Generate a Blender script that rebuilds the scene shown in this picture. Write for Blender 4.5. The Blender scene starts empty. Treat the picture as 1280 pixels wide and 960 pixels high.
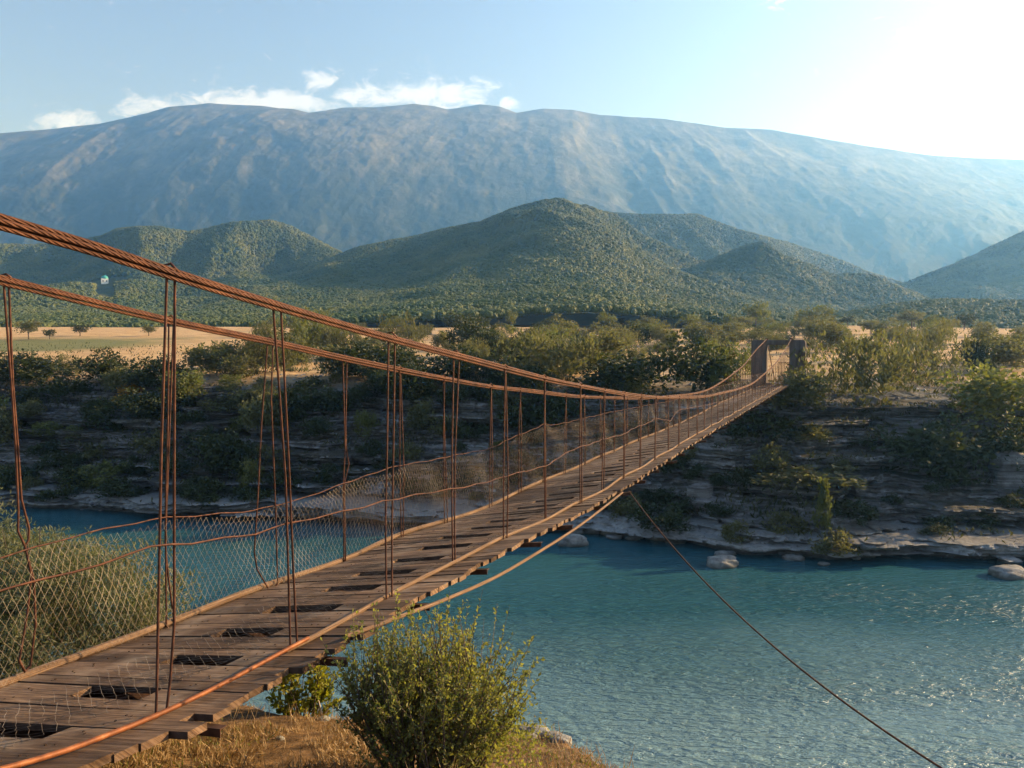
import bpy, math, random
import numpy as np
from mathutils import Vector, Matrix
from mathutils.bvhtree import BVHTree

R = math.radians
rnd = random.Random(7)
rng = np.random.default_rng(11)

# ------------------------------------------------------------------ camera, world, sun, exposure
scene = bpy.context.scene
COL = scene.collection
CAM_Z = 12.5                                    # metres above the river
FPX, HORIZON = 990.0, 445.0                     # focal length and horizon row, in photo pixels
PITCH = math.atan((480 - HORIZON) / FPX)
cam_data = bpy.data.cameras.new('camera')
cam_data.sensor_width = 36.0
cam_data.lens = FPX / 1280 * 36
cam_data.clip_start, cam_data.clip_end = 0.1, 30000
cam = bpy.data.objects.new('camera', cam_data)
cam.location = (0, 0, CAM_Z)
cam.rotation_euler = (math.pi / 2 - PITCH, 0, 0)
COL.objects.link(cam)
scene.camera = cam

SUN_AZ, SUN_EL = 70.0, 20.0                     # clockwise from the view direction, above the horizon
sd = bpy.data.lights.new('sun', 'SUN')
sd.energy = 5.0
sd.angle = R(0.5)
sd.color = (1.0, 0.83, 0.62)
so = bpy.data.objects.new('sun', sd)
tosun = Vector((math.sin(R(SUN_AZ)) * math.cos(R(SUN_EL)), math.cos(R(SUN_AZ)) * math.cos(R(SUN_EL)), math.sin(R(SUN_EL))))
so.rotation_euler = tosun.to_track_quat('Z', 'Y').to_euler()
so.location = (60, 40, 60)
COL.objects.link(so)

scene.view_settings.view_transform = 'Standard'
scene.view_settings.look = 'None'
scene.view_settings.gamma = 1
scene.view_settings.use_curve_mapping = False
scene.view_settings.exposure = 1.35
scene.render.engine = 'CYCLES'
cy = scene.cycles
cy.use_denoising = True
try: cy.denoiser = 'OPENIMAGEDENOISE'
except Exception: pass
cy.max_bounces = 6; cy.diffuse_bounces = 2; cy.glossy_bounces = 2; cy.transmission_bounces = 3
cy.transparent_max_bounces = 6; cy.volume_bounces = 1
cy.use_adaptive_sampling = True; cy.adaptive_threshold = 0.02
cy.sample_clamp_indirect = 4.0; cy.sample_clamp_direct = 6.0
cy.caustics_reflective = False; cy.caustics_refractive = False
HAZE_DENSITY = 2.2e-4

# ------------------------------------------------------------------ node helpers
def nd(nt, typ, ins=None, **props):
    n = nt.nodes.new(typ)
    for k, v in props.items(): setattr(n, k, v)
    for k, v in (ins or {}).items():
        if isinstance(v, bpy.types.NodeSocket): nt.links.new(v, n.inputs[k])
        else: n.inputs[k].default_value = v
    return n
def math_(nt, op, a, b=0.0, c=None, clamp=False):
    ins = {0: a, 1: b}
    if c is not None: ins[2] = c
    n = nd(nt, 'ShaderNodeMath', ins, operation=op); n.use_clamp = clamp
    return n.outputs[0]
def mix(nt, f, a, b, blend='MIX'):
    n = nd(nt, 'ShaderNodeMix', None, data_type='RGBA', blend_type=blend)
    for i, v in ((0, f), (6, a), (7, b)):
        if isinstance(v, bpy.types.NodeSocket): nt.links.new(v, n.inputs[i])
        else: n.inputs[i].default_value = v if i == 0 else (*v[:3], 1)
    return n.outputs[2]
def ramp(nt, f, stops):
    n = nd(nt, 'ShaderNodeValToRGB', {0: f})
    e = n.color_ramp.elements
    while len(e) < len(stops): e.new(0.5)
    for i, (p, c) in enumerate(stops):
        e[i].position = p
        e[i].color = (*c, 1) if hasattr(c, '__len__') else (c, c, c, 1)
    return n.outputs[0]
def noise(nt, vec, scale, detail=4, rough=0.55, dist=0.0):
    ins = {'Scale': scale, 'Detail': detail, 'Roughness': rough, 'Distortion': dist}
    if vec is not None: ins['Vector'] = vec
    return nd(nt, 'ShaderNodeTexNoise', ins).outputs[0]
def maprange(nt, v, a, b, c=0.0, d=1.0):
    return nd(nt, 'ShaderNodeMapRange', {0: v, 1: a, 2: b, 3: c, 4: d}).outputs[0]
def mapping(nt, vec, scale=(1, 1, 1), rot=(0, 0, 0)):
    return nd(nt, 'ShaderNodeMapping', {'Vector': vec, 'Scale': scale, 'Rotation': rot}).outputs[0]
def new_mat(name):
    m = bpy.data.materials.new(name); m.use_nodes = True
    nt = m.node_tree; nt.nodes.clear()
    out = nd(nt, 'ShaderNodeOutputMaterial')
    b = nd(nt, 'ShaderNodeBsdfPrincipled', {'Roughness': 0.9, 'Specular IOR Level': 0.2})
    nt.links.new(b.outputs[0], out.inputs[0])
    return m, nt, b, out
def geo_pos(nt): return nd(nt, 'ShaderNodeNewGeometry').outputs['Position']
def geo_nrm(nt): return nd(nt, 'ShaderNodeNewGeometry').outputs['Normal']
def sep(nt, v): return nd(nt, 'ShaderNodeSeparateXYZ', {0: v}).outputs
def comb(nt, x, y, z): return nd(nt, 'ShaderNodeCombineXYZ', {0: x, 1: y, 2: z}).outputs[0]
def bump(nt, b, h, strength=0.5, dist=0.05):
    n = nd(nt, 'ShaderNodeBump', {'Height': h, 'Strength': strength, 'Distance': dist})
    nt.links.new(n.outputs[0], b.inputs['Normal'])

# ------------------------------------------------------------------ world: sky with a few clouds over the ridge
world = bpy.data.worlds.new('World'); scene.world = world
world.use_nodes = True
wn = world.node_tree; wn.nodes.clear()
wout = nd(wn, 'ShaderNodeOutputWorld')
sky = nd(wn, 'ShaderNodeTexSky', None, sky_type='NISHITA', sun_disc=False)
sky.sun_elevation = R(SUN_EL); sky.sun_rotation = R(SUN_AZ)
sky.altitude = 200; sky.air_density = 1.0; sky.dust_density = 1.2; sky.ozone_density = 1.2
SKY_STRENGTH = 0.097
dirv = nd(wn, 'ShaderNodeTexCoord').outputs['Generated']
dx, dy, dz = sep(wn, dirv)[:3]
dys = math_(wn, 'MAXIMUM', dy, 0.05)
ct = math_(wn, 'DIVIDE', dx, dys); cz = math_(wn, 'DIVIDE', dz, dys)
ctz = comb(wn, ct, math_(wn, 'MULTIPLY', cz, 1.6), 0.0)
cn = noise(wn, ctz, 34, 9, 0.68, 0.6)
mask = None
CLOUDS = [  # centre column, row, half width, half height in photo pixels (turned into directions), weight
    (92, 152, 42, 13, .8), (190, 137, 38, 14, .8), (320, 132, 110, 14, 1.0), (404, 105, 22, 16, .75), (470, 122, 55, 18, .75),
    (545, 122, 72, 18, .9), (632, 135, 18, 10, .7), (1208, 76, 42, 20, .9), (1146, 50, 34, 15, .5), (265, 108, 20, 10, .35), (960, 8, 40, 14, .35)]
for (px, py, hw, hh, w) in CLOUDS:
    a = math_(wn, 'DIVIDE', math_(wn, 'SUBTRACT', ct, (px - 640) / FPX), hw / FPX)
    b_ = math_(wn, 'DIVIDE', math_(wn, 'SUBTRACT', cz, (HORIZON - py) / FPX), hh / FPX)
    r2 = math_(wn, 'ADD', math_(wn, 'MULTIPLY', a, a), math_(wn, 'MULTIPLY', b_, b_))
    g = math_(wn, 'MULTIPLY', math_(wn, 'EXPONENT', math_(wn, 'MULTIPLY', r2, -0.8)), w)
    mask = g if mask is None else math_(wn, 'MAXIMUM', mask, g)
cm = math_(wn, 'ADD', math_(wn, 'MULTIPLY', mask, 1.0), math_(wn, 'MULTIPLY', math_(wn, 'SUBTRACT', cn, 0.5), 2.4))
cm = math_(wn, 'MULTIPLY', maprange(wn, cm, 0.30, 0.80), maprange(wn, dy, 0.05, 0.3))
skyc = nd(wn, 'ShaderNodeVectorMath', {0: sky.outputs[0], 1: (SKY_STRENGTH * 1.04, SKY_STRENGTH * .97, SKY_STRENGTH * .97)}, operation='MULTIPLY').outputs[0]
cloudc = nd(wn, 'ShaderNodeVectorMath', {0: skyc, 1: (0.42, 0.37, 0.33)}, operation='ADD').outputs[0]
wcol = mix(wn, math_(wn, 'MULTIPLY', cm, 0.5), skyc, cloudc)
bg = nd(wn, 'ShaderNodeBackground', {0: wcol, 1: 1.0})
wn.links.new(bg.outputs[0], wout.inputs[0])

# ------------------------------------------------------------------ object and mesh helpers
def prop(o, label=None, cat=None, group=None, kind=None):
    if label: o['label'] = label
    if cat: o['category'] = cat
    if group: o['group'] = group
    if kind: o['kind'] = kind
    return o
def link(name, me, m, parent=None):
    if m is not None: me.materials.append(m)
    o = bpy.data.objects.new(name, me); COL.objects.link(o)
    if parent is not None: o.parent = parent
    return o
def empty(name, loc=(0, 0, 0), rz=0.0):
    o = bpy.data.objects.new(name, None); COL.objects.link(o)
    o.location = loc; o.rotation_euler = (0, 0, rz); o.empty_display_size = 0.3
    return o
def mesh_np(name, V, F, smooth=False, attr=None, uv=None):
    """V n x 3, F m x k (one k) arrays; attr: per-vertex float 'tint'; uv: per-loop."""
    V = np.ascontiguousarray(V, dtype=np.float32); F = np.ascontiguousarray(F, dtype=np.int32)
    me = bpy.data.meshes.new(name)
    k = F.shape[1]
    me.vertices.add(len(V)); me.vertices.foreach_set('co', V.ravel())
    me.loops.add(F.size); me.loops.foreach_set('vertex_index', F.ravel())
    me.polygons.add(len(F))
    me.polygons.foreach_set('loop_start', np.arange(0, F.size, k, dtype=np.int32))
    me.polygons.foreach_set('use_smooth', np.full(len(F), smooth, dtype=bool))
    me.update(calc_edges=True)
    if attr is not None:
        a = me.attributes.new('tint', 'FLOAT', 'POINT'); a.data.foreach_set('value', np.ascontiguousarray(attr, dtype=np.float32))
    if uv is not None:
        u = me.uv_layers.new(name='UVMap'); u.data.foreach_set('uv', np.ascontiguousarray(uv, dtype=np.float32).ravel())
    me.validate()
    return me
def grid_faces(nu, nv):
    i = np.arange(nu * nv).reshape(nu, nv)
    return np.stack([i[:-1, :-1], i[1:, :-1], i[1:, 1:], i[:-1, 1:]], -1).reshape(-1, 4)

class MB:
    """collects tubes and boxes into one quad mesh"""
    def __init__(s): s.V = []; s.F = []; s.T = []; s.UV = []; s.n = 0
    def add(s, V, F, tint=0.5, uv=None):
        V = np.asarray(V, float); F = np.asarray(F, int)
        s.V.append(V); s.F.append(F + s.n); s.n += len(V)
        s.T.append(np.full(len(V), tint) if np.isscalar(tint) else np.asarray(tint))
        s.UV.append(np.zeros((F.size, 2)) if uv is None else np.asarray(uv).reshape(-1, 2))
    def tube(s, pts, r, n=6, tint=0.5, cap=True):
        P = np.asarray(pts, float); m = len(P)
        rr = np.full(m, r) if np.isscalar(r) else np.asarray(r, float)
        T = np.gradient(P, axis=0); T /= np.linalg.norm(T, axis=1)[:, None] + 1e-12
        up = np.array([0, 0, 1.0]) if abs(T[0][2]) < 0.9 else np.array([1.0, 0, 0])
        A = np.cross(T, up); A /= np.linalg.norm(A, axis=1)[:, None] + 1e-12
        for i in range(1, m):
            if A[i] @ A[i - 1] < 0: A[i] = -A[i]
        B = np.cross(A, T)
        an = np.arange(n) * 2 * np.pi / n
        V = P[:, None, :] + rr[:, None, None] * (np.cos(an)[None, :, None] * A[:, None, :] + np.sin(an)[None, :, None] * B[:, None, :])
        L = np.concatenate([[0], np.cumsum(np.linalg.norm(np.diff(P, axis=0), axis=1))])
        idx = np.arange(m * n).reshape(m, n)
        j = np.arange(n); j2 = (j + 1) % n
        F = np.stack([idx[:-1][:, j], idx[:-1][:, j2], idx[1:][:, j2], idx[1:][:, j]], -1).reshape(-1, 4)
        u0 = np.repeat(L[:-1], n); u1 = np.repeat(L[1:], n)
        v0 = np.tile(j / n, m - 1); v1 = np.tile((j + 1) / n, m - 1)
        uv = np.stack([np.stack([u0, v0], -1), np.stack([u0, v1], -1), np.stack([u1, v1], -1), np.stack([u1, v0], -1)], 1)
        s.add(V.reshape(-1, 3), F, tint, uv)
    def box(s, c, ax, ay, az, tint=0.5, uvoff=0.0):
        """box from centre and three half-axis vectors; u runs along ax"""
        c, ax, ay, az = map(lambda q: np.asarray(q, float), (c, ax, ay, az))
        sg = [(-1, -1, -1), (1, -1, -1), (1, 1, -1), (-1, 1, -1), (-1, -1, 1), (1, -1, 1), (1, 1, 1), (-1, 1, 1)]
        V = [c + a * ax + b * ay + d * az for a, b, d in sg]
        F = [(3, 2, 1, 0), (4, 5, 6, 7), (0, 1, 5, 4), (2, 3, 7, 6), (1, 2, 6, 5), (3, 0, 4, 7)]
        lx, ly, lz = np.linalg.norm(ax), np.linalg.norm(ay), np.linalg.norm(az)
        uv = []
        for f in F:
            for i in f:
                a, b, d = sg[i]
                uv.append((a * lx + uvoff, b * ly + d * lz + uvoff * 1.7))
        s.add(V, F, tint, uv)
    def build(s, name, m, parent=None, smooth=False):
        me = mesh_np(name, np.concatenate(s.V), np.concatenate(s.F), smooth, np.concatenate(s.T), np.concatenate(s.UV))
        return link(name, me, m, parent)

# numpy value noise
def _h(ix, iy, seed):
    n = (ix * 374761393 + iy * 668265263 + seed * 974711) & 0xFFFFFFFF
    n = ((n ^ (n >> 13)) * 1274126177) & 0xFFFFFFFF
    return ((n ^ (n >> 16)) & 0xFFFF) / 65535.0
def vnoise(x, y, seed=0):
    x = np.asarray(x, float); y = np.asarray(y, float)
    ix = np.floor(x).astype(np.int64); iy = np.floor(y).astype(np.int64)
    fx = x - ix; fy = y - iy
    fx = fx * fx * fx * (fx * (fx * 6 - 15) + 10); fy = fy * fy * fy * (fy * (fy * 6 - 15) + 10)
    a = _h(ix, iy, seed); b = _h(ix + 1, iy, seed); c = _h(ix, iy + 1, seed); d = _h(ix + 1, iy + 1, seed)
    return (a * (1 - fx) + b * fx) * (1 - fy) + (c * (1 - fx) + d * fx) * fy
def fbm(x, y, octv=5, seed=0, gain=0.5, ridged=False):
    s = 0; a = 1; t = 0
    for o in range(octv):
        n = vnoise(x * 2 ** o + 17.3 * o, y * 2 ** o - 9.1 * o, seed + o)
        if ridged: n = 1 - np.abs(2 * n - 1)
        s = s + a * n; t += a; a *= gain
    return s / t
def sstep(x, a, b):
    t = np.clip((np.asarray(x, float) - a) / (b - a), 0, 1); return t * t * (3 - 2 * t)

# photo pixel -> ray / bridge plane
cp, sp = math.cos(PITCH), math.sin(PITCH)
def ray(px, py):
    a, b = px - 640, py - 480
    return np.array([a, FPX * cp - b * sp, -FPX * sp - b * cp])
T_AX = 0.417
TH = math.atan(T_AX); CT, ST = math.cos(TH), math.sin(TH)
AX = np.array([ST, CT, 0.0]); NL = np.array([-CT, ST, 0.0]); UP = np.array([0, 0, 1.0])   # along the bridge, towards its far-side cable, up
def BP(s, d, z): return AX * s + NL * d + UP * z
def on_plane(px, py, d):
    D = ray(px, py); t = d / (D @ NL); P = D * t
    return P @ AX, CAM_Z + P[2]
def profile(pts, d):
    a = np.array([on_plane(x, y, d) for x, y in pts]); a = a[np.argsort(a[:, 0])]
    return a[:, 0], a[:, 1]
def smooth_interp(xs, ys):
    """monotone-parameter cubic (Catmull-Rom tangents) through points, linear outside"""
    xs = np.asarray(xs, float); ys = np.asarray(ys, float)
    m = np.gradient(ys, xs)
    def f(x):
        x = np.asarray(x, float)
        i = np.clip(np.searchsorted(xs, x) - 1, 0, len(xs) - 2)
        h = xs[i + 1] - xs[i]; t = np.clip((x - xs[i]) / h, 0, 1)
        v = (2 * t**3 - 3 * t**2 + 1) * ys[i] + (t**3 - 2 * t**2 + t) * h * m[i] + (-2 * t**3 + 3 * t**2) * ys[i + 1] + (t**3 - t**2) * h * m[i + 1]
        v = np.where(x < xs[0], ys[0] + (x - xs[0]) * m[0], v)
        return np.where(x > xs[-1], ys[-1] + (x - xs[-1]) * m[-1], v)
    return f

# ------------------------------------------------------------------ materials
def mat_leaf(name, c1, c2, trans=0.35, tr_tint=(1.25, 1.3, 0.5)):
    m, nt, b, out = new_mat(name)
    t = nd(nt, 'ShaderNodeAttribute', None, attribute_name='tint').outputs['Fac']
    r = nd(nt, 'ShaderNodeObjectInfo').outputs['Random']
    f = math_(nt, 'ADD', math_(nt, 'MULTIPLY', t, 0.75), math_(nt, 'MULTIPLY', r, 0.25))
    c = mix(nt, f, c1, c2)
    nt.links.new(c, b.inputs['Base Color']); b.inputs['Roughness'].default_value = 0.6
    b.inputs['Specular IOR Level'].default_value = 0.25
    tc = mix(nt, 1.0, c, tr_tint, 'MULTIPLY')
    tr = nd(nt, 'ShaderNodeBsdfTranslucent', {0: tc})
    ms = nd(nt, 'ShaderNodeMixShader', {0: trans, 1: b.outputs[0], 2: tr.outputs[0]})
    nt.links.new(ms.outputs[0], out.inputs[0])
    return m
M = {}
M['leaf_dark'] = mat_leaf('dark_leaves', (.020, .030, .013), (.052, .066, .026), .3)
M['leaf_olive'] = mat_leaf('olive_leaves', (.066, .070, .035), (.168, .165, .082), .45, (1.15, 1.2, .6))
M['leaf_pale'] = mat_leaf('pale_green_leaves', (.07, .085, .03), (.17, .18, .07), .42)
M['leaf_yellow'] = mat_leaf('autumn_yellow_leaves', (.34, .17, .02), (.6, .36, .05), .4, (1.2, 1, .4))
M['leaf_willow'] = mat_leaf('grey_green_leaves', (.072, .084, .05), (.185, .19, .12), .42)
M['leaf_near'] = mat_leaf('fresh_green_leaves', (.085, .105, .034), (.29, .28, .095), .5)
M['leaf_lime'] = mat_leaf('lime_yellow_leaves', (.10, .13, .016), (.30, .29, .05), .45)
M['grass_dry'] = mat_leaf('dry_grass_blades', (.15, .09, .042), (.44, .33, .185), .3, (1, .9, .6))
M['grass_green'] = mat_leaf('green_grass_blades', (.07, .085, .02), (.20, .20, .06), .35)
M['grass_bank'] = mat_leaf('bank_weeds', (.03, .042, .014), (.11, .10, .04), .3)
M['forest'] = mat_leaf('forest_leaves', (.030, .058, .016), (.10, .135, .034), .3)
_nt = M['forest'].node_tree
_pb = next(n for n in _nt.nodes if n.type == 'BSDF_PRINCIPLED')
_src = _pb.inputs['Base Color'].links[0].from_socket
_big = noise(_nt, geo_pos(_nt), .018, 5, .6)
_c2 = mix(_nt, maprange(_nt, _big, .42, .66, 0, .75), _src, (.17, .175, .052))
_nt.links.new(_c2, _pb.inputs['Base Color'])

m, nt, b, out = new_mat('rusty_steel_rope'); M['rope'] = m
uv = nd(nt, 'ShaderNodeUVMap').outputs[0]
u_, v_ = sep(nt, uv)[:2]
tw = math_(nt, 'SINE', math_(nt, 'MULTIPLY', math_(nt, 'ADD', math_(nt, 'ADD', math_(nt, 'MULTIPLY', u_, 17.0), math_(nt, 'MULTIPLY', v_, 6.0)), math_(nt, 'MULTIPLY', noise(nt, geo_pos(nt), 3.0, 3), 2.2)), 2 * math.pi))
nn = noise(nt, geo_pos(nt), 5, 8, .72)
c = ramp(nt, nn, [(.3, (.034, .014, .009)), (.5, (.085, .034, .018)), (.62, (.13, .054, .027)), (.78, (.22, .11, .058))])
c = mix(nt, maprange(nt, tw, -1, -.2, .5, 0), c, (.02, .009, .006))
nt.links.new(c, b.inputs['Base Color']); b.inputs['Roughness'].default_value = .7; b.inputs['Metallic'].default_value = .25
bump(nt, b, tw, .6, .004)
m, nt, b, out = new_mat('rusty_steel_rod'); M['rod'] = m
nn = noise(nt, geo_pos(nt), 14, 4, .6)
nt.links.new(ramp(nt, nn, [(.3, (.026, .012, .009)), (.5, (.066, .027, .017)), (.64, (.10, .042, .025)), (.78, (.17, .085, .05))]), b.inputs['Base Color'])
b.inputs['Roughness'].default_value = .65; b.inputs['Metallic'].default_value = .3
bump(nt, b, nn, .3, .004)
m, nt, b, out = new_mat('orange_rusty_pipe'); M['pipe'] = m
nn = noise(nt, geo_pos(nt), 8, 5, .6)
nt.links.new(ramp(nt, nn, [(.3, (.07, .026, .012)), (.55, (.18, .062, .022)), (.75, (.28, .12, .05))]), b.inputs['Base Color'])
b.inputs['Roughness'].default_value = .6; b.inputs['Metallic'].default_value = .2
m, nt, b, out = new_mat('dark_angle_steel'); M['steel'] = m
nt.links.new(ramp(nt, noise(nt, geo_pos(nt), 10), [(.3, (.03, .018, .014)), (.7, (.10, .05, .03))]), b.inputs['Base Color'])
m, nt, b, out = new_mat('galvanised_netting_wire'); M['net'] = m
nt.links.new(ramp(nt, noise(nt, geo_pos(nt), 2.5), [(.35, (.12, .085, .06)), (.65, (.26, .225, .185))]), b.inputs['Base Color'])
b.inputs['Roughness'].default_value = .5; b.inputs['Metallic'].default_value = .4

m, nt, b, out = new_mat('weathered_plank_wood'); M['wood'] = m
uv = nd(nt, 'ShaderNodeUVMap').outputs[0]
tint = nd(nt, 'ShaderNodeAttribute', None, attribute_name='tint').outputs['Fac']
gr = noise(nt, mapping(nt, uv, (1.6, 42, 1)), 1.0, 6, .65, .25)
bl = noise(nt, mapping(nt, uv, (1.3, 4, 1)), 1.6, 4, .6)
wear = noise(nt, geo_pos(nt), 1.7, 4, .6)
c = ramp(nt, gr, [(.28, (.034, .018, .010)), (.44, (.13, .077, .044)), (.6, (.25, .16, .097)), (.82, (.40, .28, .185))])
c = mix(nt, maprange(nt, bl, .42, .68, 0, .85), c, (.05, .028, .016))
c = mix(nt, math_(nt, 'POWER', tint, 1.4), c, (.32, .29, .265), 'MULTIPLY')
c = mix(nt, maprange(nt, wear, .5, .72, 0, .5), c, (.33, .25, .175))
nt.links.new(c, b.inputs['Base Color']); b.inputs['Roughness'].default_value = .82
bump(nt, b, gr, .6, .012)
m, nt, b, out = new_mat('shade_painted_plank_edge'); M['plank_shade'] = m  # near-black brown that paints shade into the deck slots
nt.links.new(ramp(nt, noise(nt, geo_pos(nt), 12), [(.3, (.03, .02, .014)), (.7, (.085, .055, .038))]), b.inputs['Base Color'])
m, nt, b, out = new_mat('pale_worn_timber'); M['rail'] = m
uv = nd(nt, 'ShaderNodeUVMap').outputs[0]
gr = noise(nt, mapping(nt, uv, (2, 16, 1)), 1.0, 5, .6)
nt.links.new(ramp(nt, gr, [(.3, (.06, .036, .021)), (.55, (.165, .105, .066)), (.75, (.29, .205, .135))]), b.inputs['Base Color'])
bump(nt, b, gr, .4, .01)

m, nt, b, out = new_mat('stained_concrete'); M['concrete'] = m
p = geo_pos(nt)
st = noise(nt, mapping(nt, p, (3, 3, .5)), 1.2, 5, .6)
c = ramp(nt, st, [(.3, (.075, .06, .05)), (.6, (.13, .108, .09)), (.8, (.22, .19, .16))])
nt.links.new(c, b.inputs['Base Color']); bump(nt, b, noise(nt, p, 9), .4, .02)

def rock_nodes(nt, p):
    px, py, pz = sep(nt, p)[:3]
    lay = noise(nt, comb(nt, math_(nt, 'MULTIPLY', px, .12), math_(nt, 'MULTIPLY', py, .12), math_(nt, 'MULTIPLY', pz, 3.2)), 1.0, 6, .65, .4)
    fin = noise(nt, p, 2.3, 7, .68)
    c = ramp(nt, lay, [(.32, (.045, .041, .04)), (.46, (.16, .157, .155)), (.56, (.27, .27, .268)), (.70, (.44, .442, .44))])
    c = mix(nt, maprange(nt, fin, .35, .7, .65, 0), c, (.06, .055, .048))
    return c, lay, fin
m, nt, b, out = new_mat('layered_grey_rock'); M['rock'] = m
p = geo_pos(nt); c, lay, fin = rock_nodes(nt, p)
nt.links.new(c, b.inputs['Base Color']); bump(nt, b, math_(nt, 'ADD', lay, fin), .8, .15)
m, nt, b, out = new_mat('pale_river_boulder'); M['boulder'] = m
p = geo_pos(nt); fin = noise(nt, p, 2.5, 7, .68)
c = ramp(nt, fin, [(.3, (.10, .098, .09)), (.5, (.19, .19, .18)), (.7, (.30, .30, .285))])
c = mix(nt, maprange(nt, sep(nt, p)[2], 0.0, 0.28, .75, 0), c, (.05, .055, .045))
nt.links.new(c, b.inputs['Base Color']); bump(nt, b, fin, .6, .12)

# far bank: rock on the steep faces, soil and weeds on the treads, dry field on the terrace
m, nt, b, out = new_mat('river_terrace_ground'); M['bank'] = m
p = geo_pos(nt); X, Y, Z = sep(nt, p)[:3]
c, lay, fin = rock_nodes(nt, p)
steep = sep(nt, geo_nrm(nt))[2]
veg = noise(nt, p, .9, 6, .65)
soil = ramp(nt, veg, [(.3, (.016, .018, .009)), (.5, (.042, .038, .021)), (.72, (.095, .078, .05))])
f1 = maprange(nt, math_(nt, 'ADD', steep, math_(nt, 'MULTIPLY', math_(nt, 'SUBTRACT', fin, .5), .9)), .80, 1.05)
f1 = math_(nt, 'MULTIPLY', f1, maprange(nt, math_(nt, 'ADD', Z, math_(nt, 'MULTIPLY', fin, 4)), 2.6, 5.0, .1, 1))
shelf = maprange(nt, math_(nt, 'ADD', Z, math_(nt, 'MULTIPLY', fin, 1.5)), 1.6, 2.6, .75, 0)
c = mix(nt, shelf, c, ramp(nt, fin, [(.3, (.12, .12, .115)), (.5, (.30, .305, .30)), (.7, (.46, .465, .46))]))
c = mix(nt, f1, c, soil)
big = noise(nt, mapping(nt, p, (.02, .05, .02)), 1.0, 5, .6)
dry = ramp(nt, noise(nt, mapping(nt, p, (.25, .7, .3)), 1.0, 6, .65), [(.3, (.24, .145, .065)), (.5, (.44, .29, .14)), (.72, (.56, .40, .21))])
wob = math_(nt, 'ADD', Y, math_(nt, 'MULTIPLY', math_(nt, 'SUBTRACT', big, .5), 50))
strip = math_(nt, 'MULTIPLY', maprange(nt, wob, 122, 134), maprange(nt, wob, 178, 164))
strip = math_(nt, 'MULTIPLY', strip, maprange(nt, math_(nt, 'ADD', X, math_(nt, 'MULTIPLY', big, 24)), -48, -62))
dry = mix(nt, math_(nt, 'MULTIPLY', strip, .85), dry, (.085, .115, .035))
hedge = maprange(nt, noise(nt, p, .22, 5, .6), .48, .66, 0, .7)
hedge = math_(nt, 'MULTIPLY', hedge, maprange(nt, X, -34, -14))
dry = mix(nt, hedge, dry, (.10, .095, .045))
c = mix(nt, maprange(nt, math_(nt, 'ADD', Z, math_(nt, 'MULTIPLY', veg, 1.6)), 10.3, 11.6), c, dry)
c = mix(nt, maprange(nt, Z, .05, .45, .8, 0), c, (.03, .032, .026))
nt.links.new(c, b.inputs['Base Color']); bump(nt, b, math_(nt, 'ADD', math_(nt, 'MULTIPLY', lay, .7), fin), .9, .22)

m, nt, b, out = new_mat('near_bank_soil'); M['near'] = m
p = geo_pos(nt); fin = noise(nt, p, 5, 7, .65)
c = ramp(nt, fin, [(.3, (.05, .032, .018)), (.5, (.13, .078, .038)), (.7, (.26, .165, .085))])
rk, lay, f2 = rock_nodes(nt, p)
c = mix(nt, maprange(nt, sep(nt, geo_nrm(nt))[2], .72, .55), c, rk)
nt.links.new(c, b.inputs['Base Color']); bump(nt, b, fin, .8, .08)

m, nt, b, out = new_mat('hill_ground'); M['hill'] = m
p = geo_pos(nt)
n1 = noise(nt, p, .012, 6, .6)
c = ramp(nt, n1, [(.35, (.035, .05, .02)), (.6, (.06, .07, .026)), (.8, (.12, .11, .048))])
nt.links.new(c, b.inputs['Base Color']); bump(nt, b, noise(nt, p, .12, 4), 1.0, 3.0)

m, nt, b, out = new_mat('mountain_slopes'); M['mountain'] = m
p = geo_pos(nt); X, Y, Z = sep(nt, p)[:3]
n1 = noise(nt, p, .0035, 8, .62); n2 = noise(nt, mapping(nt, p, (.011, .006, .007), (0, 0, .3)), 1.0, 10, .72)
zz = math_(nt, 'ADD', Z, math_(nt, 'MULTIPLY', math_(nt, 'SUBTRACT', n1, .5), 560))
forest = ramp(nt, n2, [(.35, (.010, .020, .013)), (.55, (.024, .036, .020)), (.72, (.075, .075, .055))])
grass = ramp(nt, n2, [(.3, (.04, .047, .028)), (.5, (.105, .096, .056)), (.68, (.22, .19, .122))])
c = mix(nt, maprange(nt, zz, 480, 800), forest, grass)
scree = math_(nt, 'MULTIPLY', maprange(nt, noise(nt, mapping(nt, p, (.011, .003, .002), (0, 0, .6)), 1.0, 6, .6), .6, .72), .25)
c = mix(nt, scree, c, (.34, .31, .27))
nt.links.new(c, b.inputs['Base Color']); bump(nt, b, n2, .5, 22.0)

# turbid turquoise river
m, nt, b, out = new_mat('turquoise_river_water'); M['water'] = m
p = geo_pos(nt); X, Y, Z = sep(nt, p)[:3]
big = noise(nt, mapping(nt, p, (.05, .09, 1)), 1.0, 4, .55)
shal = maprange(nt, math_(nt, 'ADD', Y, math_(nt, 'MULTIPLY', math_(nt, 'SUBTRACT', big, .5), 14)), 38, 24)
c = mix(nt, shal, (.021, .086, .110), (.135, .228, .262))
nt.links.new(c, b.inputs['Base Color'])
b.inputs['Roughness'].default_value = .18; b.inputs['IOR'].default_value = 1.33; b.inputs['Specular IOR Level'].default_value = .5
w1 = noise(nt, mapping(nt, p, (1.0, 3.0, 1), (0, 0, .22)), 1.0, 4, .6, .5)
w2 = noise(nt, mapping(nt, p, (2.8, 7.4, 1), (0, 0, -.1)), 1.0, 3, .55, .3)
calm = maprange(nt, math_(nt, 'ADD', Y, math_(nt, 'MULTIPLY', math_(nt, 'SUBTRACT', big, .5), 16)), 50, 38, .10, 1)
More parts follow.
